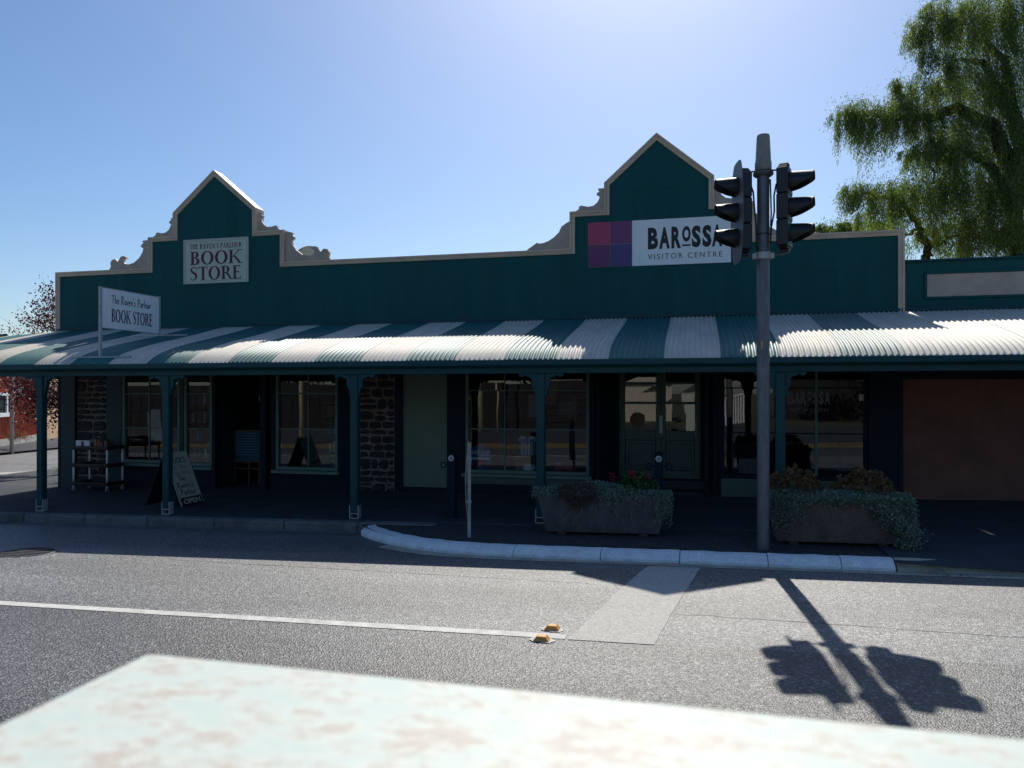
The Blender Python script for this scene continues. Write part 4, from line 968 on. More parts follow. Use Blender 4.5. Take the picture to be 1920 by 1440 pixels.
# ------------------------------------------------------------------ bookshop pavement things
# A-frame
g=gz(-8.9); af=thing('sandwich_board','open sandwich board sign behind second verandah post','sandwich board',(-8.9,11.35,g))
ap=(-8.9,.93); 
def frameboard(sx,m,nm,lab):
    d=Vector((sx-ap[0],0-ap[1])); L1=d.length; ang=math.atan2(d.y,d.x)
    mtx=Matrix.Translation((ap[0],0,g+ap[1]))@Matrix.Rotation(-ang,4,'Y')
    return MB().box(0.0,L1-.03,11.06,11.66,-.008,.008).xf(mtx).build(nm,m,af,label=lab,bevel=.003),d.normalized()
bR,dR=frameboard(-8.53,'signw','sign_face','off-white lettered face of the sandwich board'); bL,dL=frameboard(-9.28,'navy','rear_board',None)
for y in (11.07,11.65):
    for e_ in (-8.53,-9.28): MB().tube([(-8.9,y,g+.93),(e_,y,g+.0)],.011,6).build('leg','blk',af)
u3=Vector((0,1,0)); w3=Vector((-dR.x,0,-dR.y)); 
def onface(s_,y): q=Vector((ap[0]+dR.x*s_,y,g+ap[1]+dR.y*s_)); return q+u3.cross(w3)*.0085
def hf(t_,s_,y,sz,wd_,mm='ink',w_=.09): hand(t_,'hand_lettering',mm,bR,onface(s_,y),u3,w3,sz,width=wd_,wd=w_)
hf('BOOKS',.20,11.13,.10,.40); hf('in',.31,11.15,.085,.10,'grey'); hf('the',.31,11.33,.085,.17,'grey'); hf('store today',.41,11.12,.08,.42,'grey')
hf('The',.53,11.20,.10,.18); hf("Raven's",.65,11.12,.10,.40); hf('Parlour',.78,11.15,.10,.40)
pl_=MB(); q=onface(.98,11.09); n3=u3.cross(w3)
c4=[q,q+u3*.54,q+u3*.54+w3*.15,q+w3*.15]; pl_.add([v+n3*.001 for v in c4]+[v-n3*.001 for v in c4],[(0,1,2,3),(1,0,4,5),(2,1,5,6),(3,2,6,7),(0,3,7,4)]).build('black_band','ink',bR)
sans('OPEN','open_lettering','signw',bR,q+n3*.0012+u3*.05+w3*.03,u3,w3,.095,width=.44,bold=.04)
# easel
ey=14.25; g=gz(-9.4); ea=thing('chalkboard_easel','blue chalkboard on a wooden easel in the bookshop doorway','easel',(-9.4,ey,g))
x0,x1=AX(440,ey),AX(488,ey)
for xx in (x0,x1-.03): MB().box(xx,xx+.03,ey-.02,ey+.005,g,g+1.18).build('leg','wood',ea)
for z in (1.17,.50,.36): MB().box(x0,x1,ey-.028,ey-.0205,g+z-.015,g+z+.015).build('rail','wood',ea)
MB().box(x0+.031,x1-.031,ey-.014,ey-.004,g+.515,g+1.155).build('chalkboard','chalk',ea)
ck=MB(); rs=random.Random(2); z=1.11
P_=[]
for ln_ in range(9):
    x=x0+.06
    while x<x1-.09:
        wd_=rs.uniform(.02,.05); P_+= [[(x,z),(x+wd_*.4,z+.016),(x+wd_,z+.004),(x+wd_,z-.003),(x,z-.004)]]; x+=wd_+.012
    z-=.058
ck=MB()
for p in P_: ck.prism([(a,g+b) for a,b in p],ey-.0155,ey-.0145)
ck.build('chalk_writing','chalkw',ea,kind='stuff')
MB().box((x0+x1)/2-.02,(x0+x1)/2+.02,ey+.05,ey+.07,g,g+.9).xf(Matrix.Identity(4)).build('rear_leg','wood',ea)
# book trolley
cx0,cx1,cy0,cy1=-12.50,-11.68,12.85,13.27; g=gz(-12.1); bt=thing('book_trolley','black three-tier book trolley with silver posts outside the stone pier','trolley',(-12.1,13.05,g))
for z in (.12,.50,.86):
    MB().box(cx0-.03,cx1+.03,cy0-.03,cy1+.03,g+z,g+z+.025).box(cx0-.03,cx0-.01,cy0-.03,cy1+.03,g+z+.026,g+z+.075).box(cx1+.01,cx1+.03,cy0-.03,cy1+.03,g+z+.026,g+z+.075).box(cx0-.0099,cx1+.0099,cy0-.03,cy0-.012,g+z+.026,g+z+.075).box(cx0-.0099,cx1+.0099,cy1+.012,cy1+.03,g+z+.026,g+z+.075).build('shelf','blk',bt,bevel=.006)
for xx in (cx0,cx1):
    for yy in (cy0,cy1):
        for (a,b) in ((.196,.499),(.576,.859)): MB().lathe(xx,yy,[(.020,g+a),(.020,g+b)],10).build('post','silver',bt,smooth=True)
        c=MB().tube([(xx-.012,yy-.0,g+.045),(xx+.012,yy,g+.045)],.042,12).build('caster','galv',bt); MB().box(xx-.02,xx+.02,yy-.015,yy+.02,g+.075,g+.119).build('caster_fork','galv',bt)
zt=g+.887
def book(x,y,z,dx,dy,dz,m_,lab,grp=None):
    mb=MB().box(x,x+dx,y,y+dy,z,z+dz); o=mb.build('book',m_,bevel=.003); tag(o,lab,'book',grp); return o
o=MB().box(cx0+.02,cx0+.36,cy0+.02,cy0+.07,zt,zt+.16).build('magazine_box','white',bevel=.01); tag(o,'white magazine box on the top shelf of the book trolley','box')
tag(MB().box(cx0+.17,cx0+.23,cy0+.014,cy0+.0185,zt+.02,zt+.14).build('spine_label','purple'),'purple strip on the white box of the book trolley','label')
ORD=['first','second','third','fourth','fifth','sixth','seventh','eighth','ninth','tenth','eleventh','twelfth','thirteenth','fourteenth','fifteenth','sixteenth','seventeenth','eighteenth','nineteenth','twentieth','twenty-first','twenty-second','twenty-third','twenty-fourth','twenty-fifth','twenty-sixth','twenty-seventh','twenty-eighth']
CN={'paper':'white','book':'brown','grey':'grey','navy':'dark blue','orange':'terracotta','red':'red','blue':'blue','signw':'cream','dark':'black'}
x=cx0+.42; bi=0
while x<cx1-.05:
    wd_=random.uniform(.02,.045); mm=random.choice(['book','navy','grey','orange']); book(x,cy0+.06,zt,wd_,.16,random.uniform(.13,.19),mm,f'{CN[mm]} book, {ORD[bi]} from the left, on top of the book trolley','books on the trolley'); bi+=1; x+=wd_+.002
# ------------------------------------------------------------------ things inside the windows
def inbox(name,lab,cat,m_,x0,x1,y0,y1,z0,z1,rot=0,bev=.004):
    mb=MB().box(x0,x1,y0,y1,z0,z1)
    if rot: mb.xf(Matrix.Translation(((x0+x1)/2,0,z0))@Matrix.Rotation(rot,4,'Y')@Matrix.Translation((-(x0+x1)/2,0,-z0)))
    o=mb.build(name,m_,bevel=bev); tag(o,lab,cat); return o
# left bookshop window
W1=lambda px,y=13.85:AX(px,y)
ZZ=lambda py,px,y=13.85:at(px,py,y)[1]
tb=thing('display_table','low dark display table inside the left bookshop window','table',(-11.3,14.1,-.1))
MB().box(W1(232),W1(318),13.80,14.5,ZZ(826,270)-.03,ZZ(826,270)).build('table_top','wood',tb)
for a in (W1(234),W1(262),W1(290)): MB().box(a,a+.04,13.83,13.87,-.02,ZZ(826,270)-.031).build('leg','navy',tb)
tz=ZZ(826,270)+.002
def sheetpaper(lab,x0,x1,z0,z1,y,lean,m_='paper',name='open_newspaper',sk=0,cat='newspaper'):
    mb=MB().add([(x0,y,z0),(x1,y,z0),(x1-sk,y+lean,z1),(x0-sk,y+lean,z1),(x0,y+.01,z0),(x1,y+.01,z0),(x1-sk,y+lean+.01,z1),(x0-sk,y+lean+.01,z1)],[(0,1,2,3),(7,6,5,4),(0,4,5,1),(1,5,6,2),(2,6,7,3),(3,7,4,0)])
    o=mb.build(name,m_); tag(o,lab,cat); return o
sheetpaper('grey printed poster leaning in the left bookshop window',W1(280),W1(301),tz,ZZ(768,290),13.9,.1,sk=.14,name='poster',cat='poster')
sheetpaper('second pale poster leaning in the left bookshop window',W1(272),W1(283),tz,ZZ(772,280),13.95,.1,sk=.12,name='poster',cat='poster')
sheetpaper('thin tan booklet leaning in the left bookshop window',W1(243),W1(250),tz,ZZ(775,246),13.9,.1,m_='orange',sk=.06,name='booklet',cat='booklet')
inbox('book','red book propped high in the left bookshop window','book','red',W1(302),W1(312),14.0,14.05,tz+.42,tz+.56)
for (a,b,c) in ((233,246,.05),(248,262,.03),(292,306,.05)): inbox('book',{233:'leftmost',248:'middle',292:'rightmost'}[a]+' flat open book on the table in the left bookshop window','book','paper',W1(a),W1(b),13.84,14.0,tz,tz+c)['group']='flat books in the left bookshop window'
inbox('cardboard_box','brown cardboard box under the window table','box','brown',W1(233),W1(261),13.95,14.3,-.02,.5)
inbox('storage_crate','grey crate under the window table','crate','grey',W1(278),W1(300),13.95,14.3,-.02,.5)
def shelf(name,lab,x0,x1,y,z0,zs,mfr='wood'):
    t=thing(name,lab,'bookcase',((x0+x1)/2,y,z0))
    MB().box(x0,x0+.03,y,y+.3,z0,zs[-1]+.3).build('side','wood' if mfr=='wood' else mfr,t); MB().box(x1-.03,x1,y,y+.3,z0,zs[-1]+.3).build('side',mfr,t); MB().box(x0+.031,x1-.031,y+.285,y+.3,z0,zs[-1]+.3).build('back','navy',t)
    for z in zs+[zs[-1]+.3]: MB().box(x0+.031,x1-.031,y,y+.28,z-.025,z).build('shelf_board',mfr,t)
    short=lab.split(' with')[0].replace('a ','the ',1)
    for si,z in enumerate(zs):
        x=x0+.05; bi=0
        while x<x1-.10:
            wd_=random.uniform(.03,.06); h_=random.uniform(.17,.25)
            if random.random()<.85:
                mm=random.choice(['paper','book','grey','navy','orange','red','blue','signw'])
                o=MB().box(x,x+wd_,y+.02,y+.2,z+.001,z+h_).build('book',mm); tag(o,f'{CN[mm]} book, {ORD[bi]} from the left, {ORD[si]} shelf up, {short}','book','books on '+short); bi+=1
            x+=wd_+.003
shelf('bookcase','a bookcase behind narrow window with mixed books',AX(352,14.0),AX(391,14.0),14.0,-.1,[.05,.42,.80,1.18,1.56])
shelf('bookcase','a dark doorway bookcase with rows of books',AX(406,15.0),AX(452,15.0),14.85,-.15,[.25,.70,1.15,1.6],'navy')
for (a,b,zc,d_) in ((480,487,1.68,'small upright notice on the bookshop door'),(471,482,1.38,'wide printed notice on the bookshop door')):
    zc2=zc; inbox('notice',d_,'notice','paper',AX(a,15.15),AX(b,15.15),15.155,15.16,zc2-.06,zc2+.07,bev=0)
# right bookshop window: wall of books and crate deep inside
shelf('bookcase','a long window bookcase with faded books',-8.1,-6.95,15.2,-.1,[.1,.5,.9,1.3])
# visitor centre window displays
YI=13.80
def disc(x,y,z,r_,th=.006,n=32,a0=0,a1=360):
    P=[(x+r_*math.cos(R(a0+(a1-a0)*k/n)),z+r_*math.sin(R(a0+(a1-a0)*k/n))) for k in range(n if a1-a0==360 else n+1)]
    return MB().prism(P,y,y+th)
px_=thing('round_poster','round blue football poster low in the visitor centre window','poster',(AX(899,YI),YI,ZZ(860,899,YI)))
cx,cz=at(900,856,YI); rr=.235
disc(cx,YI,cz,rr).build('printed_disc','blue',px_)
box(cx-.2,cx+.2,YI-.002,YI-.0005,cz-.06,cz-.015).build('white_band','white',px_)
sans('GATHER ROUND','lettering','white',px_,(cx-.17,YI-.0015,cz+.04),EX,EZ,.075,width=.35,bold=.03)
MB().tube([(cx-.02,YI-.03,cz-.09),(cx+.02,YI-.03,cz-.09)],.0,3) 
fb=[(.0,-.13),(.03,-.11),(.06,-.06),(.07,0),(.06,.06),(.03,.11),(.0,.13)]
MB().lathe(0,0,[(max(.001,r0),z0) for r0,z0 in fb],14).xf(Matrix.Translation((cx+.03,YI-.07,cz-.12))@Matrix.Rotation(R(70),4,'Y')).build('printed_ball','red',px_,smooth=True)
def guernsey(cx,cz,w_,h_,y,m1,m2,label,stripes=0,stand=True):
    t=thing('guernsey',label,'jersey',(cx,y,cz-h_/2))
    out_=[(-.5,-.5),(.5,-.5),(.5,.22),(.62,.30),(.42,.5),(.18,.5),(.08,.40),(-.08,.40),(-.18,.5),(-.42,.5),(-.62,.30),(-.5,.22)]
    n=len(out_); vs=[(cx+a*w_,y-.03*math.cos(a*2.6),cz+b*h_) for a,b in out_]+[(cx+a*w_,y+.03,cz+b*h_) for a,b in out_]
    MB().add(vs,[tuple(range(n)),tuple(range(2*n-1,n-1,-1))]+[(i,i+n,(i+1)%n+n,(i+1)%n) for i in range(n)]).build('shirt_body',m1,t)
    if stripes:
        for k in range(stripes):
            a=-.42+.84*k/(stripes-1); box(cx+a*w_-.018,cx+a*w_+.018,y-.036,y-.031,cz-.48*h_,cz+.38*h_).build('stripe',m2,t)
    return t
cx,cz=at(988,836,YI); guernsey(cx,cz,.30,.36,YI+.05,'white','blue','white guernsey with blue stripes on a timber stand in the visitor centre window',5)
inbox('display_stand','timber display stand under the striped guernsey','stand','wood',cx-.24,cx+.16,YI+.02,YI+.3,.31,cz-.19)
cx,cz=at(963,765,YI+.1); guernsey(cx,cz,.34,.42,YI+.15,'navy','white','dark football guernsey hanging high in the visitor centre window')
cx,cz=at(1064,762,YI+.1); guernsey(cx,cz,.34,.40,YI+.15,'ink','red','black guernsey hanging right of the verandah post')
def ball(x,y,z,m_,lab):
    o=MB().lathe(0,0,[(max(.001,r0*1.25),z0*1.05) for r0,z0 in fb],14).xf(Matrix.Translation((x,y,z))@Matrix.Rotation(R(88),4,'Y')).build('football',m_,smooth=True); tag(o,lab,'football'); return o
x_,z_=at(992,876,YI-.05); ball(x_,YI-.05,.40,'white','white football low in the visitor centre window')
x_,z_=at(1066,876,YI-.02); ball(x_,YI-.02,.40,'red','red football low in the visitor centre window right of the post')
inbox('merchandise_stack','stack of red and blue caps in the visitor centre window','caps','red',AX(1040,YI),AX(1055,YI),YI,YI+.2,.35,.52)
inbox('backdrop_panel','tan backdrop panel in the visitor centre window','panel','wood',AX(1020,14.1),AX(1044,14.1),14.1,14.13,1.6,2.2)
inbox('framed_poster','grey framed poster in the visitor centre window','poster','grey',AX(991,14.0),AX(1008,14.0),14.0,14.02,1.35,1.78)
inbox('guard_sticker','small square amber sticker on the left window pane','sticker','amber',AX(874,FY),AX(880,FY),FY+.045,FY+.047,1.67,1.75,bev=0)
inbox('guard_sticker','small square amber sticker on the far right window pane','sticker','signw',AX(1612,FY),AX(1624,FY),FY+.045,FY+.047,1.68,1.79,bev=0)
# right window: lettering on the glass, low sofa-like displays
wl=thing('window_lettering','faint grey lettering high on the wide right window','lettering',(AX(1500,FY),FY+.05,1.7))
yq=FY+.050
for t_,a,b,lo in (('B',1477,1489,0),('A',1490,1500,0),('R',1502,1512,0),('O',1514,1523,.06),('S',1525,1534,0),('S',1536,1545,0),('A',1547,1557,0)):
    x_a,x_b=AX(a,FY),AX(b,FY); sans(t_,'lettering','grey',wl,(x_a,yq,1.62+lo),EX,EZ,.22-lo,width=x_b-x_a,bold=.03)
sans('VISITOR CENTRE','lettering','grey',wl,(AX(1480,FY),yq,1.50),EX,EZ,.05,width=AX(1555,FY)-AX(1480,FY),spacing=1.3)
wl2=thing('window_lettering','small grey word low on the right window above the planter','lettering',(AX(1588,FY),FY+.05,.6))
sans('BAROSSA','lettering','grey',wl2,(AX(1565,FY),yq,.57),EX,EZ,.065,width=AX(1611,FY)-AX(1565,FY),spacing=1.1)
sans('VISITOR CENTRE','lettering','grey',wl2,(AX(1570,FY),yq,.50),EX,EZ,.03,width=AX(1606,FY)-AX(1570,FY),spacing=1.2)
inbox('counter','dark counter inside the wide right window','counter','navy',AX(1370,14.6),AX(1470,14.6),14.6,15.3,.12,.9,bev=.02)
inbox('display_cube','pale display block inside the wide right window','block','grey',AX(1385,14.2),AX(1425,14.2),14.2,14.6,.34,.62)
# satellite dish behind the left gable
dg=thing('satellite_dish','grey satellite dish peeping over the scroll right of the left gable','satellite dish',(-7.8,14.6,3.7))
MB().lathe(0,0,[(.02,-.06),(.18,-.035),(.33,.02),(.34,.022),(.33,.028),(.18,-.025),(.02,-.05)],28).xf(Matrix.Translation((at(578,480,14.6)[0],14.6,at(578,483,14.6)[1]))@Matrix.Rotation(R(78),4,'X')@Matrix.Scale(.78,4,(0,1,0))).build('dish','signw',dg,smooth=True)
MB().tube([(-7.75,14.68,3.65),(-7.75,14.68,4.6)],.02,8).build('mast','galv',dg)
# ------------------------------------------------------------------ trees
def P3(px,py,Y): x,z=at(px,py,Y); return Vector((x,Y,z))
def crown_weep(clumps,name_parent,m,seed,leaf=.105,lw=.020):
    """clumps: (px,py,rx,ry,hang,Y,n) ; hanging strands of narrow leaflets"""
    r=np.random.default_rng(seed); Ps=[];Ds=[]
    for (px,py,rx,ry,hang,Y,n) in clumps:
        sc=Y/ (1400*math.cos(math.atan((px-960)/1400)-YAW)/math.cos(math.atan((px-960)/1400)))
        c=P3(px,py,Y)
        n=int(n*1.55); nb=max(4,n//7); u=r.uniform(-1,1,(nb*3,3)); u=u[(u**2).sum(1)<1][:nb]; u=np.repeat(u,7,0); hb=np.repeat(r.uniform(.35,1.1,len(u)//7),7); u=u+r.normal(0,.075,u.shape); n2=len(u)
        o=np.stack([c.x+u[:,0]*rx*sc,c.y+u[:,1]*rx*sc*1.1,c.z+u[:,2]*ry*sc-.0*u[:,0]],1)
        H=hang*sc*hb*r.uniform(.6,1,n2)*(1-.35*(u[:,0]**2)); m_=24
        sway=r.normal(0,.10,(n2,2)); out=np.stack([u[:,0],u[:,1]],1)*.35
        for k in range(m_):
            t=(k+r.uniform(0,1,n2))/m_
            p=o.copy(); p[:,2]-=H*t; p[:,:2]+=(sway+out)*np.sqrt(t)[:,None]*.6+r.normal(0,.035,(n2,2))
            d=np.stack([r.normal(0,.45,n2)+out[:,0],r.normal(0,.45,n2)+out[:,1],-.9+r.normal(0,.25,n2)],1)
            Ps.append(p);Ds.append(d)
        # leafy top
        q=o+r.normal(0,.12,o.shape); Ps.append(q); Ds.append(r.normal(size=q.shape)+[0,0,.2])
        q=o+r.normal(0,.15,o.shape); Ps.append(q); Ds.append(r.normal(size=q.shape))
    P=np.concatenate(Ps);D=np.concatenate(Ds)
    V,F=leaves(P,D,r.uniform(.6,1.4,len(P))*leaf,r.uniform(.7,1.3,len(P))*lw,.15)
    return fastmesh('crown',V,F,m,name_parent,'stuff')
pt_=thing('pepper_tree','large weeping pepper tree rising behind the shops at right','tree',(P3(1900,500,27).x,27,0))
CL=[(1745,40,42,22,95,26,120),(1722,60,20,14,70,26,45),(1795,35,50,26,110,26,180),(1850,30,60,40,150,27,260),(1905,20,50,40,150,27,240),(1770,5,40,20,70,26,90),(1860,-20,90,30,120,27,180),
 (1765,125,40,22,80,25,110),(1800,150,52,30,130,26,220),(1862,120,70,45,170,27,330),(1910,150,50,45,170,27,220),(1740,100,22,14,50,25,40),
 (1580,205,22,12,85,25,70),(1610,200,35,13,110,25,120),(1645,210,38,16,120,25,150),(1682,205,34,20,110,25,130),(1712,175,36,24,80,25.5,140),(1735,215,36,20,90,25.5,120),(1700,150,20,10,50,25,40),
 (1780,230,50,25,110,26,180),(1850,240,75,45,190,27,330),(1905,260,50,45,190,27,220),(1765,270,50,18,80,25.5,130),(1715,283,34,12,55,25,70),(1800,275,40,20,120,25.5,120),
 (1600,350,25,9,70,25,55),(1630,355,34,12,85,25,90),(1668,352,40,16,110,25,130),(1710,345,44,22,120,25.5,160),(1755,345,44,28,130,26,180),(1800,345,46,34,150,26,220),(1855,350,60,40,170,27,260),(1905,340,50,40,180,26,240),
 (1720,430,60,22,70,27,90),(1790,430,60,26,80,27,160),(1850,440,60,26,80,27,150),(1900,430,50,26,90,27,130),(1640,405,34,14,45,27,60)]
crown_weep(CL,pt_,'leafp',11)
def limb(P,r0,r1,name='limb'):
    q=[]
    for i in range(len(P)-1):
        for k in range(5):
            t=k/5; q.append(Vector(P[i]).lerp(Vector(P[i+1]),t)+Vector((random.gauss(0,.035),random.gauss(0,.035),random.gauss(0,.035))))
    q.append(Vector(P[-1])); n=len(q)
    return MB().tube(q,[r0+(r1-r0)*i/(n-1) for i in range(n)],8).build(name,'bark',pt_,smooth=True)
bx=P3(1925,735,27)
limb([(bx.x,27,-.2),P3(1915,560,27),P3(1905,400,27),P3(1910,250,27),P3(1890,130,27),P3(1840,60,27)],.34,.07,'trunk')
limb([P3(1910,260,27),P3(1875,170,27),P3(1840,120,26.7),P3(1800,110,26.4)],.22,.05)
limb([P3(1905,330,27),P3(1860,235,26.5),P3(1790,205,26),P3(1740,222,25.5),P3(1700,218,25.2),P3(1620,215,25)],.26,.04)
limb([P3(1905,400,27),P3(1850,300,26.5),P3(1790,275,26),P3(1720,290,25.3)],.20,.04)
limb([P3(1735,735,27),P3(1736,480,27),P3(1738,462,27),P3(1722,425,26.6),P3(1700,390,26),P3(1668,372,25.5),P3(1620,362,25)],.17,.04,'trunk')
limb([P3(1738,462,27),P3(1760,455,27),P3(1800,440,27),P3(1840,400,27)],.09,.03)
limb([P3(1722,425,26.6),P3(1690,450,26.5),P3(1665,440,26.5)],.06,.02)
limb([P3(1738,300,26),P3(1750,320,26),P3(1745,345,26)],.05,.02); limb([P3(1795,40,26),P3(1760,38,26),P3(1722,32,26)],.07,.02); limb([P3(1905,100,27),P3(1880,40,27),P3(1900,-30,27)],.12,.05)
sb=thing('bright_shrub','sunlit pale green tree top showing over the parapet right of the signal heads','tree',(P3(1560,600,30).x,30,0))
crown_weep([(1560,428,28,14,30,30,110),(1535,436,18,10,18,30,50),(1590,425,28,16,35,30,110),(1625,430,25,14,30,30,80),(1655,425,20,14,30,30,60)],sb,'leafp',5,.10,.03)
q=P3(1580,435,30); MB().tube([(q.x,30,-.2),(q.x+.1,30,2.5),q],[.16,.12,.04],8).build('trunk','bark',sb)
# general leafy tree
def tree(name,label,x,y,z0,h,rad,m,n,seed,leaf=.16,grp=None,lumps=14,ct=.35,trunk=.16,base=None):
    r=np.random.default_rng(seed); t=thing(name,label,'tree',(x,y,z0),grp)
    L_=[]
    for k in range(lumps):
        a=r.uniform(0,2*PI); rr=rad*r.uniform(.1,.8); zz=z0+h*(ct+(1-ct)*r.uniform(.1,.95)); f=1-abs((zz-z0)/h-.6)*.9
        L_.append((x+math.cos(a)*rr*f,y+math.sin(a)*rr*f,zz,rad*r.uniform(.25,.5)))
    P=np.concatenate([np.array(c[:3])+ (lambda u:u/np.linalg.norm(u,axis=1)[:,None]*(r.uniform(.2,1,len(u))**.5)[:,None])(r.normal(size=(n//lumps,3)))*c[3]*[1,1,.75] for c in L_])
    V,F=leaves(P,r.normal(size=P.shape)+[0,0,-.2],r.uniform(.6,1.4,len(P))*leaf,r.uniform(.5,1,len(P))*leaf*.7); fastmesh('crown',V,F,m,t,'stuff')
    mb=MB().tube([(x,y,z0-.2),(x+.1,y,z0+h*.3),(x-.1,y+.1,z0+h*.6)],[trunk,trunk*.8,trunk*.4],8)
    for c in L_[:8]: mb.tube([(x,y,z0+h*.3),((x+c[0])/2,(y+c[1])/2,(z0+h*.3+c[2])/2+.2),c[:3]],[trunk*.5,trunk*.3,trunk*.1],6)
    mb.build('trunk','bark',t,smooth=True); return t
# purple plum tree at the left corner
r=np.random.default_rng(31); pt2=thing('plum_tree','purple-leaved plum tree behind the left end of the shop','tree',(-16.1,17,gz(-16)))
P=[];Tw=MB()
def twig(a,b,rad=.02,k=3):
    a=Vector(a);b=Vector(b); q=[a.lerp(b,i/5)+Vector(tuple(r.normal(0,.04,3))) for i in range(6)]; Tw.tube(q,[rad*(1-.8*i/5) for i in range(6)],5); return q
tr=Vector((-16.0,17,gz(-16))); Tw.tube([tr-Vector((0,0,.2)),tr+Vector((.05,0,1.3)),tr+Vector((0,0,2.2))],[.13,.10,.08],8)
tips=[(104,570,16.6),(96,585,16.8),(90,560,16.5),(80,590,16.8),(72,602,17),(60,600,17),(86,610,17),(98,612,16.7),(45,615,17.2),(30,622,17.2),(100,545,16.8),(12,626,17.3),
      (105,720,16.8),(95,735,16.6),(85,750,17),(110,745,17),(75,735,17.2),(60,725,17),(45,745,17),(35,755,17),(25,735,17.2),(50,770,17),(65,760,16.8),(92,775,16.8),(105,785,16.8),(112,765,17),(40,720,17),(20,715,17.1),(55,790,16.8),(112,800,16.9),(100,760,16.9),(70,775,17)]
for i,(px,py,Y) in enumerate(tips):
    py=py if py<650 else py-14
    e=P3(px,py,Y); q=twig(tr+Vector((0,0,1.6 if py>650 else 2.2)),e,.03)
    up_=py<650; nn=(130 if px>70 else 40) if up_ else 150
    sd_=.20 if up_ else .23
    P.append(np.array(tuple(e))+r.normal(0,sd_,(nn,3))*[1,1,.8])
    for j in range(3): twig(q[3+j%2],e+Vector(tuple(r.normal(0,.3,3))),.010)
for k in range(1500): pass
P=np.concatenate(P); V,F=leaves(P,r.normal(size=P.shape),r.uniform(.05,.10,len(P)),r.uniform(.035,.06,len(P))); fastmesh('crown',V,F,'leafr',pt2,'stuff'); Tw.build('trunk','bark',pt2,smooth=True)
# strappy plant by the corner
sp=thing('strappy_plant','spiky strap-leaved plant beside the left corner of the shop','plant',(-14.1,14.6,gz(-14.1))); mb=MB()
for k in range(46):
    a=r.uniform(0,2*PI); L_=r.uniform(.6,1.15); x,y,z=-14.15,14.7,gz(-14); q=[]
    for j in range(6):
        s_=j/5; q.append((x+math.cos(a)*L_*s_*.75,y+math.sin(a)*L_*s_*.75,z+L_*(1.25*s_-1.0*s_*s_*r.uniform(.7,1.2))))
    t_=Vector((-math.sin(a),math.cos(a),0)); vs=[]
    for j,p in enumerate(q): w_=.018*(1-j/5)+.002; vs+=[Vector(p)+t_*w_,Vector(p)-t_*w_+Vector((0,0,.003))]
    mb.add(vs,[(2*j,2*j+1,2*j+3,2*j+2) for j in range(5)])
mb.build('foliage','leafd',sp,kind='stuff')
# ------------------------------------------------------------------ left side street: rusty red building
A0=Vector((-26.8,23.0)); B0=Vector((-31.0,31.6)); dv=(B0-A0).normalized(); nv=Vector((-dv.y,dv.x)); nv=nv if nv.dot(-A0)>0 else -nv
A1=A0-dv*8; Ln=(B0-A1).length
rg=thing('red_corrugated_building','rust red corrugated building with white window across the side street','building',(A1.x,A1.y,gz(-27)))
def uof(px):
    a=(px-960)/1400; c,s=math.cos(YAW),math.sin(YAW); d=Vector((a*c-s,a*s+c)); 
    # A1+dv*u = d*k
    det=dv.x*(-d.y)-(-d.x)*dv.y; u=((-A1.x)*(-d.y)-(-d.x)*(-A1.y))/det; k=(dv.x*(-A1.y)-dv.y*(-A1.x))/det
    return u,k
def zof(px,py): u,k=uof(px); return CAMH+(735-py)/1400*k
gl=zof(30,834); gb=zof(30,820)-gl; Ln=uof(79)[0]
def onwall(u,z,d=0): p=A1+dv*u+nv*d; return (p.x,p.y,z)
vs=[];N=int(Ln/.04)
for i in range(N+1):
    d=.035*math.cos(2*PI*i*.04/.24)
    for z in (gl+gb,gl+3.7): vs.append(onwall(i*.04,z,d))
MB().add(vs,[(2*i,2*i+2,2*i+3,2*i+1) for i in range(N)]).build('corrugated_wall','redw',rg)
MB().add([onwall(0,gl-.4,.05),onwall(Ln,gl-.4,.05),onwall(Ln,gl+gb,.05),onwall(0,gl+gb,.05),onwall(0,gl-.4,-.3),onwall(Ln,gl-.4,-.3),onwall(Ln,gl+gb,-.3),onwall(0,gl+gb,-.3)],[(0,1,2,3),(3,2,6,7),(1,5,6,2),(0,4,5,1)]).build('concrete_base','pconc',rg)
MB().add([onwall(Ln,gl-.4,-.0),onwall(Ln,gl-.4,-8),onwall(Ln,gl+3.7,-8),onwall(Ln,gl+3.7,0)],[(0,1,2,3)]).build('end_wall','redw',rg)
MB().add([onwall(-.2,gl+3.65,.5),onwall(Ln+.3,gl+3.65,.5),onwall(Ln+.3,gl+3.9,-6),onwall(-.2,gl+3.9,-6)],[(0,1,2,3)]).build('roof','roofback',rg)
# solve window position along the wall from where it shows (px 0..20)
ua,_=uof(-30); ub,_=uof(20); zt_,zb_=zof(10,736),zof(10,781)
wf=MB()
def wb(u0,u1,z0,z1,d0,d1): 
    v=[onwall(u,z,d) for d in (d0,d1) for (u,z) in ((u0,z0),(u1,z0),(u1,z1),(u0,z1))]
    wf.add(v,[(0,1,2,3),(7,6,5,4),(0,4,5,1),(1,5,6,2),(2,6,7,3),(3,7,4,0)])
wb(ua,ub,zt_-.12,zt_,.03,.12); wb(ua,ub,zb_,zb_+.16,.03,.14); wb(ub-.14,ub,zb_+.161,zt_-.121,.03,.12); um,_=uof(9); wb(um-.05,um+.05,zb_+.161,zt_-.121,.03,.11); wb(ua,ua+.14,zb_+.161,zt_-.121,.03,.12)
wn=wf.build('window','white',rg,label='white framed window'); 
MB().add([onwall(ua,zb_+.1,.04),onwall(ub,zb_+.1,.04),onwall(ub,zt_-.05,.04),onwall(ua,zt_-.05,.04)],[(0,1,2,3)]).build('pane','navy',wn)
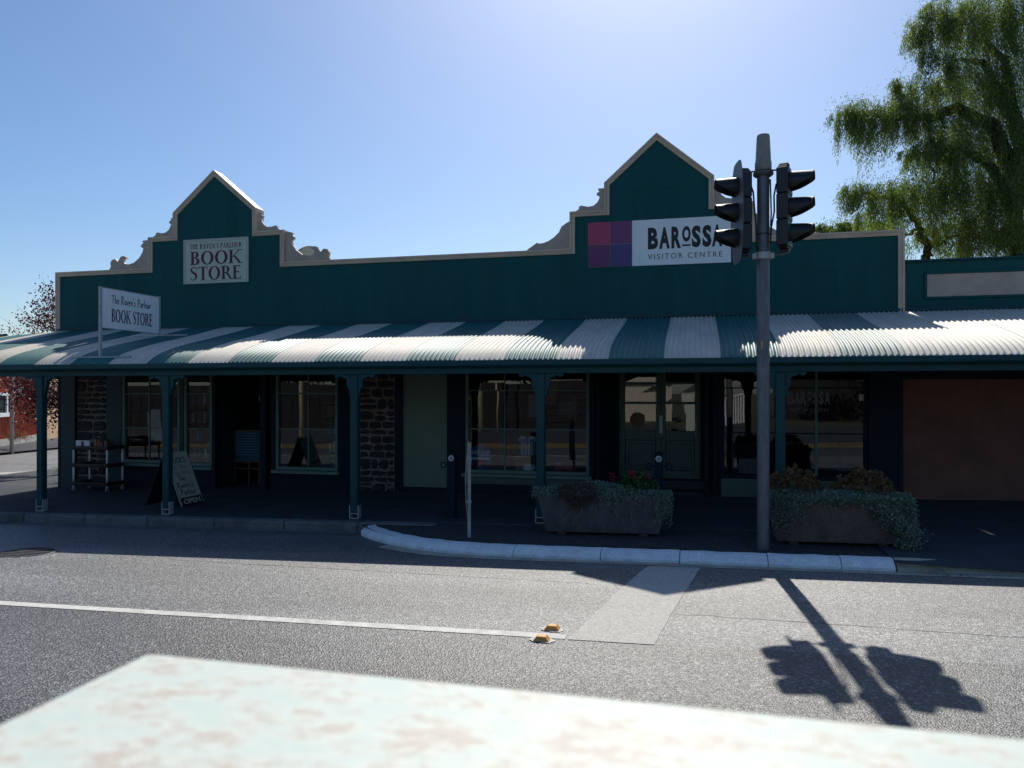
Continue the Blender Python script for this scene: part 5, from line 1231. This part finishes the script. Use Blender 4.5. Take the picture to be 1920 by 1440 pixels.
# tan wall beyond
tw_=thing('sandy_wall','sunlit sandy rendered wall beyond the red building','wall',onwall(uof(80)[0],gl))
u0,u1=uof(79.5)[0],uof(126)[0]; zt2=2.6
MB().add([onwall(u0,gl-.3,.02),onwall(u1,gl-.3,.02),onwall(u1,zt2,.02),onwall(u0,zt2,.02),onwall(u0,gl-.3,-.25),onwall(u1,gl-.3,-.25),onwall(u1,zt2,-.25),onwall(u0,zt2,-.25)],[(0,1,2,3),(3,2,6,7),(1,5,6,2),(5,4,7,6)]).build('wall','tan',tw_)
MB().add([onwall(u0,zt2+.001,.06),onwall(u1,zt2+.001,.06),onwall(u1,zt2+.001,-.3),onwall(u0,zt2+.001,-.3),onwall(u0,zt2+.1,.06),onwall(u1,zt2+.1,.06),onwall(u1,zt2+.1,-.3),onwall(u0,zt2+.1,-.3)],[(0,1,5,4),(4,5,6,7),(1,2,6,5)]).build('capping','tan',tw_)
# pole with sign box in front of the red wall
pq=P3(22,735,23.5); lp=thing('street_pole','slim grey street pole with small white box in front of the red building','pole',(pq.x,pq.y,gz(pq.x)))
MB().tube([(pq.x,pq.y,gz(pq.x)-.2),(pq.x,pq.y,2.3),(pq.x+.08,pq.y,2.48),(pq.x+.25,pq.y,2.55)],.07,10).build('post','galv',lp,smooth=True)
bq=P3(34,722,23.4); MB().box(bq.x-.16,bq.x+.16,23.3,23.45,bq.z-.45,bq.z+.05).build('sign_box','white',lp)
gt=P3(31,822,24.5); pl2=thing('grass_tuft','yellow-green grass tuft at the foot of the street pole','grass',(gt.x,gt.y,gt.z))
P=np.array(tuple(gt))+r.normal(0,.16,(260,3))*[1.6,1,.5]; V,F=leaves(P,r.normal(size=P.shape)*[.5,.5,.3]+[0,0,1],.25,.02); fastmesh('blades',V,F,'leafb',pl2,'stuff')
# ------------------------------------------------------------------ far side of the street (seen mirrored in the shop glass)
for (x,y,h_,rr,lb) in ((-10.0,-7,8.5,.14,'thick cream pole across the street'),(-9.3,-7.6,6.5,.06,'thin cream pole beside the thick one across the street'),(-14.6,1.4,8,.10,'cream power pole at the far left across the street')):
    t=thing('street_pole',lb,'pole',(x,y,gz(x)+.08)); MB().lathe(x,y,[(rr,gz(x)),(rr*.8,gz(x)+h_)],14).build('shaft','creampole',t,smooth=True); MB().tube([(x-.7,y,gz(x)+h_-.5),(x+.7,y,gz(x)+h_-.5)],.05,6).build('cross_arm','wood',t)
for i,(x,y,h_,rr) in enumerate(((-25,-14,6.5,3.6),(-17,-14,6,3.4),(-9,-14.5,6.5,3.2),(9,-15,6.5,3.6),(20,-14,6,3.4))):
    tree('street_tree','dark leafy tree across the street '+['behind the far left pole','left of the stone wall','behind the shed','right of the white railing','at the far right'][i],x,y,gz(x),h_,rr,'leafd',5200,50+i,.22,'trees across the street',12)
sw=thing('stone_wall','low dark stone wall across the street','wall',(-16,-11,gz(-16)))
box(-34,-5,-11.3,-11,-.6,2.3).build('wall','dark',sw); 
rs=random.Random(5); x=-34
while x<-5.9:
    wd_=rs.uniform(.5,.9)
    for k in range(6): box(x+.02,x+wd_-.02,-10.999,-10.95,gz(x)+.05+k*.38,gz(x)+.40+k*.38).build('stone','stone',sw)
    x+=wd_
sh=thing('pale_shed','low shed with pale corrugated walls and roof across the street','shed',(-3,-18,gz(-3)))
vs=[]
for i in range(61):
    d=.03*math.cos(i*PI/2)
    for z in (.0,2.6): vs.append((-6.2+i*.08,-18+d,z))
MB().add(vs,[(2*i,2*i+2,2*i+3,2*i+1) for i in range(60)]).build('corrugated_wall','rlight',sh)
MB().add([(-6.5,-17.6,2.55),(-1.2,-17.6,2.55),(-1.2,-22,3.6),(-6.5,-22,3.6),(-6.5,-17.6,2.6),(-1.2,-17.6,2.6),(-1.2,-22,3.65),(-6.5,-22,3.65)],[(0,1,2,3),(7,6,5,4),(0,4,5,1)]).build('roof','rlight',sh)
pk=thing('white_railing','white picket railing of a ramp across the street','railing',(3.0,-10,gz(3)))
for k in range(13): box(.95+k*.12,1.02+k*.12,-10.03,-10.0,.2+k*.02,1.5+k*.035).build('picket','white',pk)
MB().add([(.9,-9.99,1.42),(2.6,-9.99,1.88),(2.6,-9.99,1.96),(.9,-9.99,1.5),(.9,-9.95,1.42),(2.6,-9.95,1.88),(2.6,-9.95,1.96),(.9,-9.95,1.5)],[(0,1,2,3),(7,6,5,4),(3,2,6,7),(0,4,5,1)]).build('rail','white',pk)
bd=thing('brick_house','brown house with pale windows across the street at right','house',(13,-20,gz(13)))
box(5,24,-24,-20,-.5,4.2).build('wall','stone',bd); MB().add([(4.5,-19.5,4.1),(24.5,-19.5,4.1),(24.5,-22,6),(4.5,-22,6)],[(0,1,2,3)]).build('roof','roofback',bd)
for k in range(3): box(9.8+k*3.6,11.0+k*3.6,-19.999,-19.95,1.1,3.0).build('window','white',bd)
for o in list(bpy.data.objects):
    if '_o' in o: del o['_o']
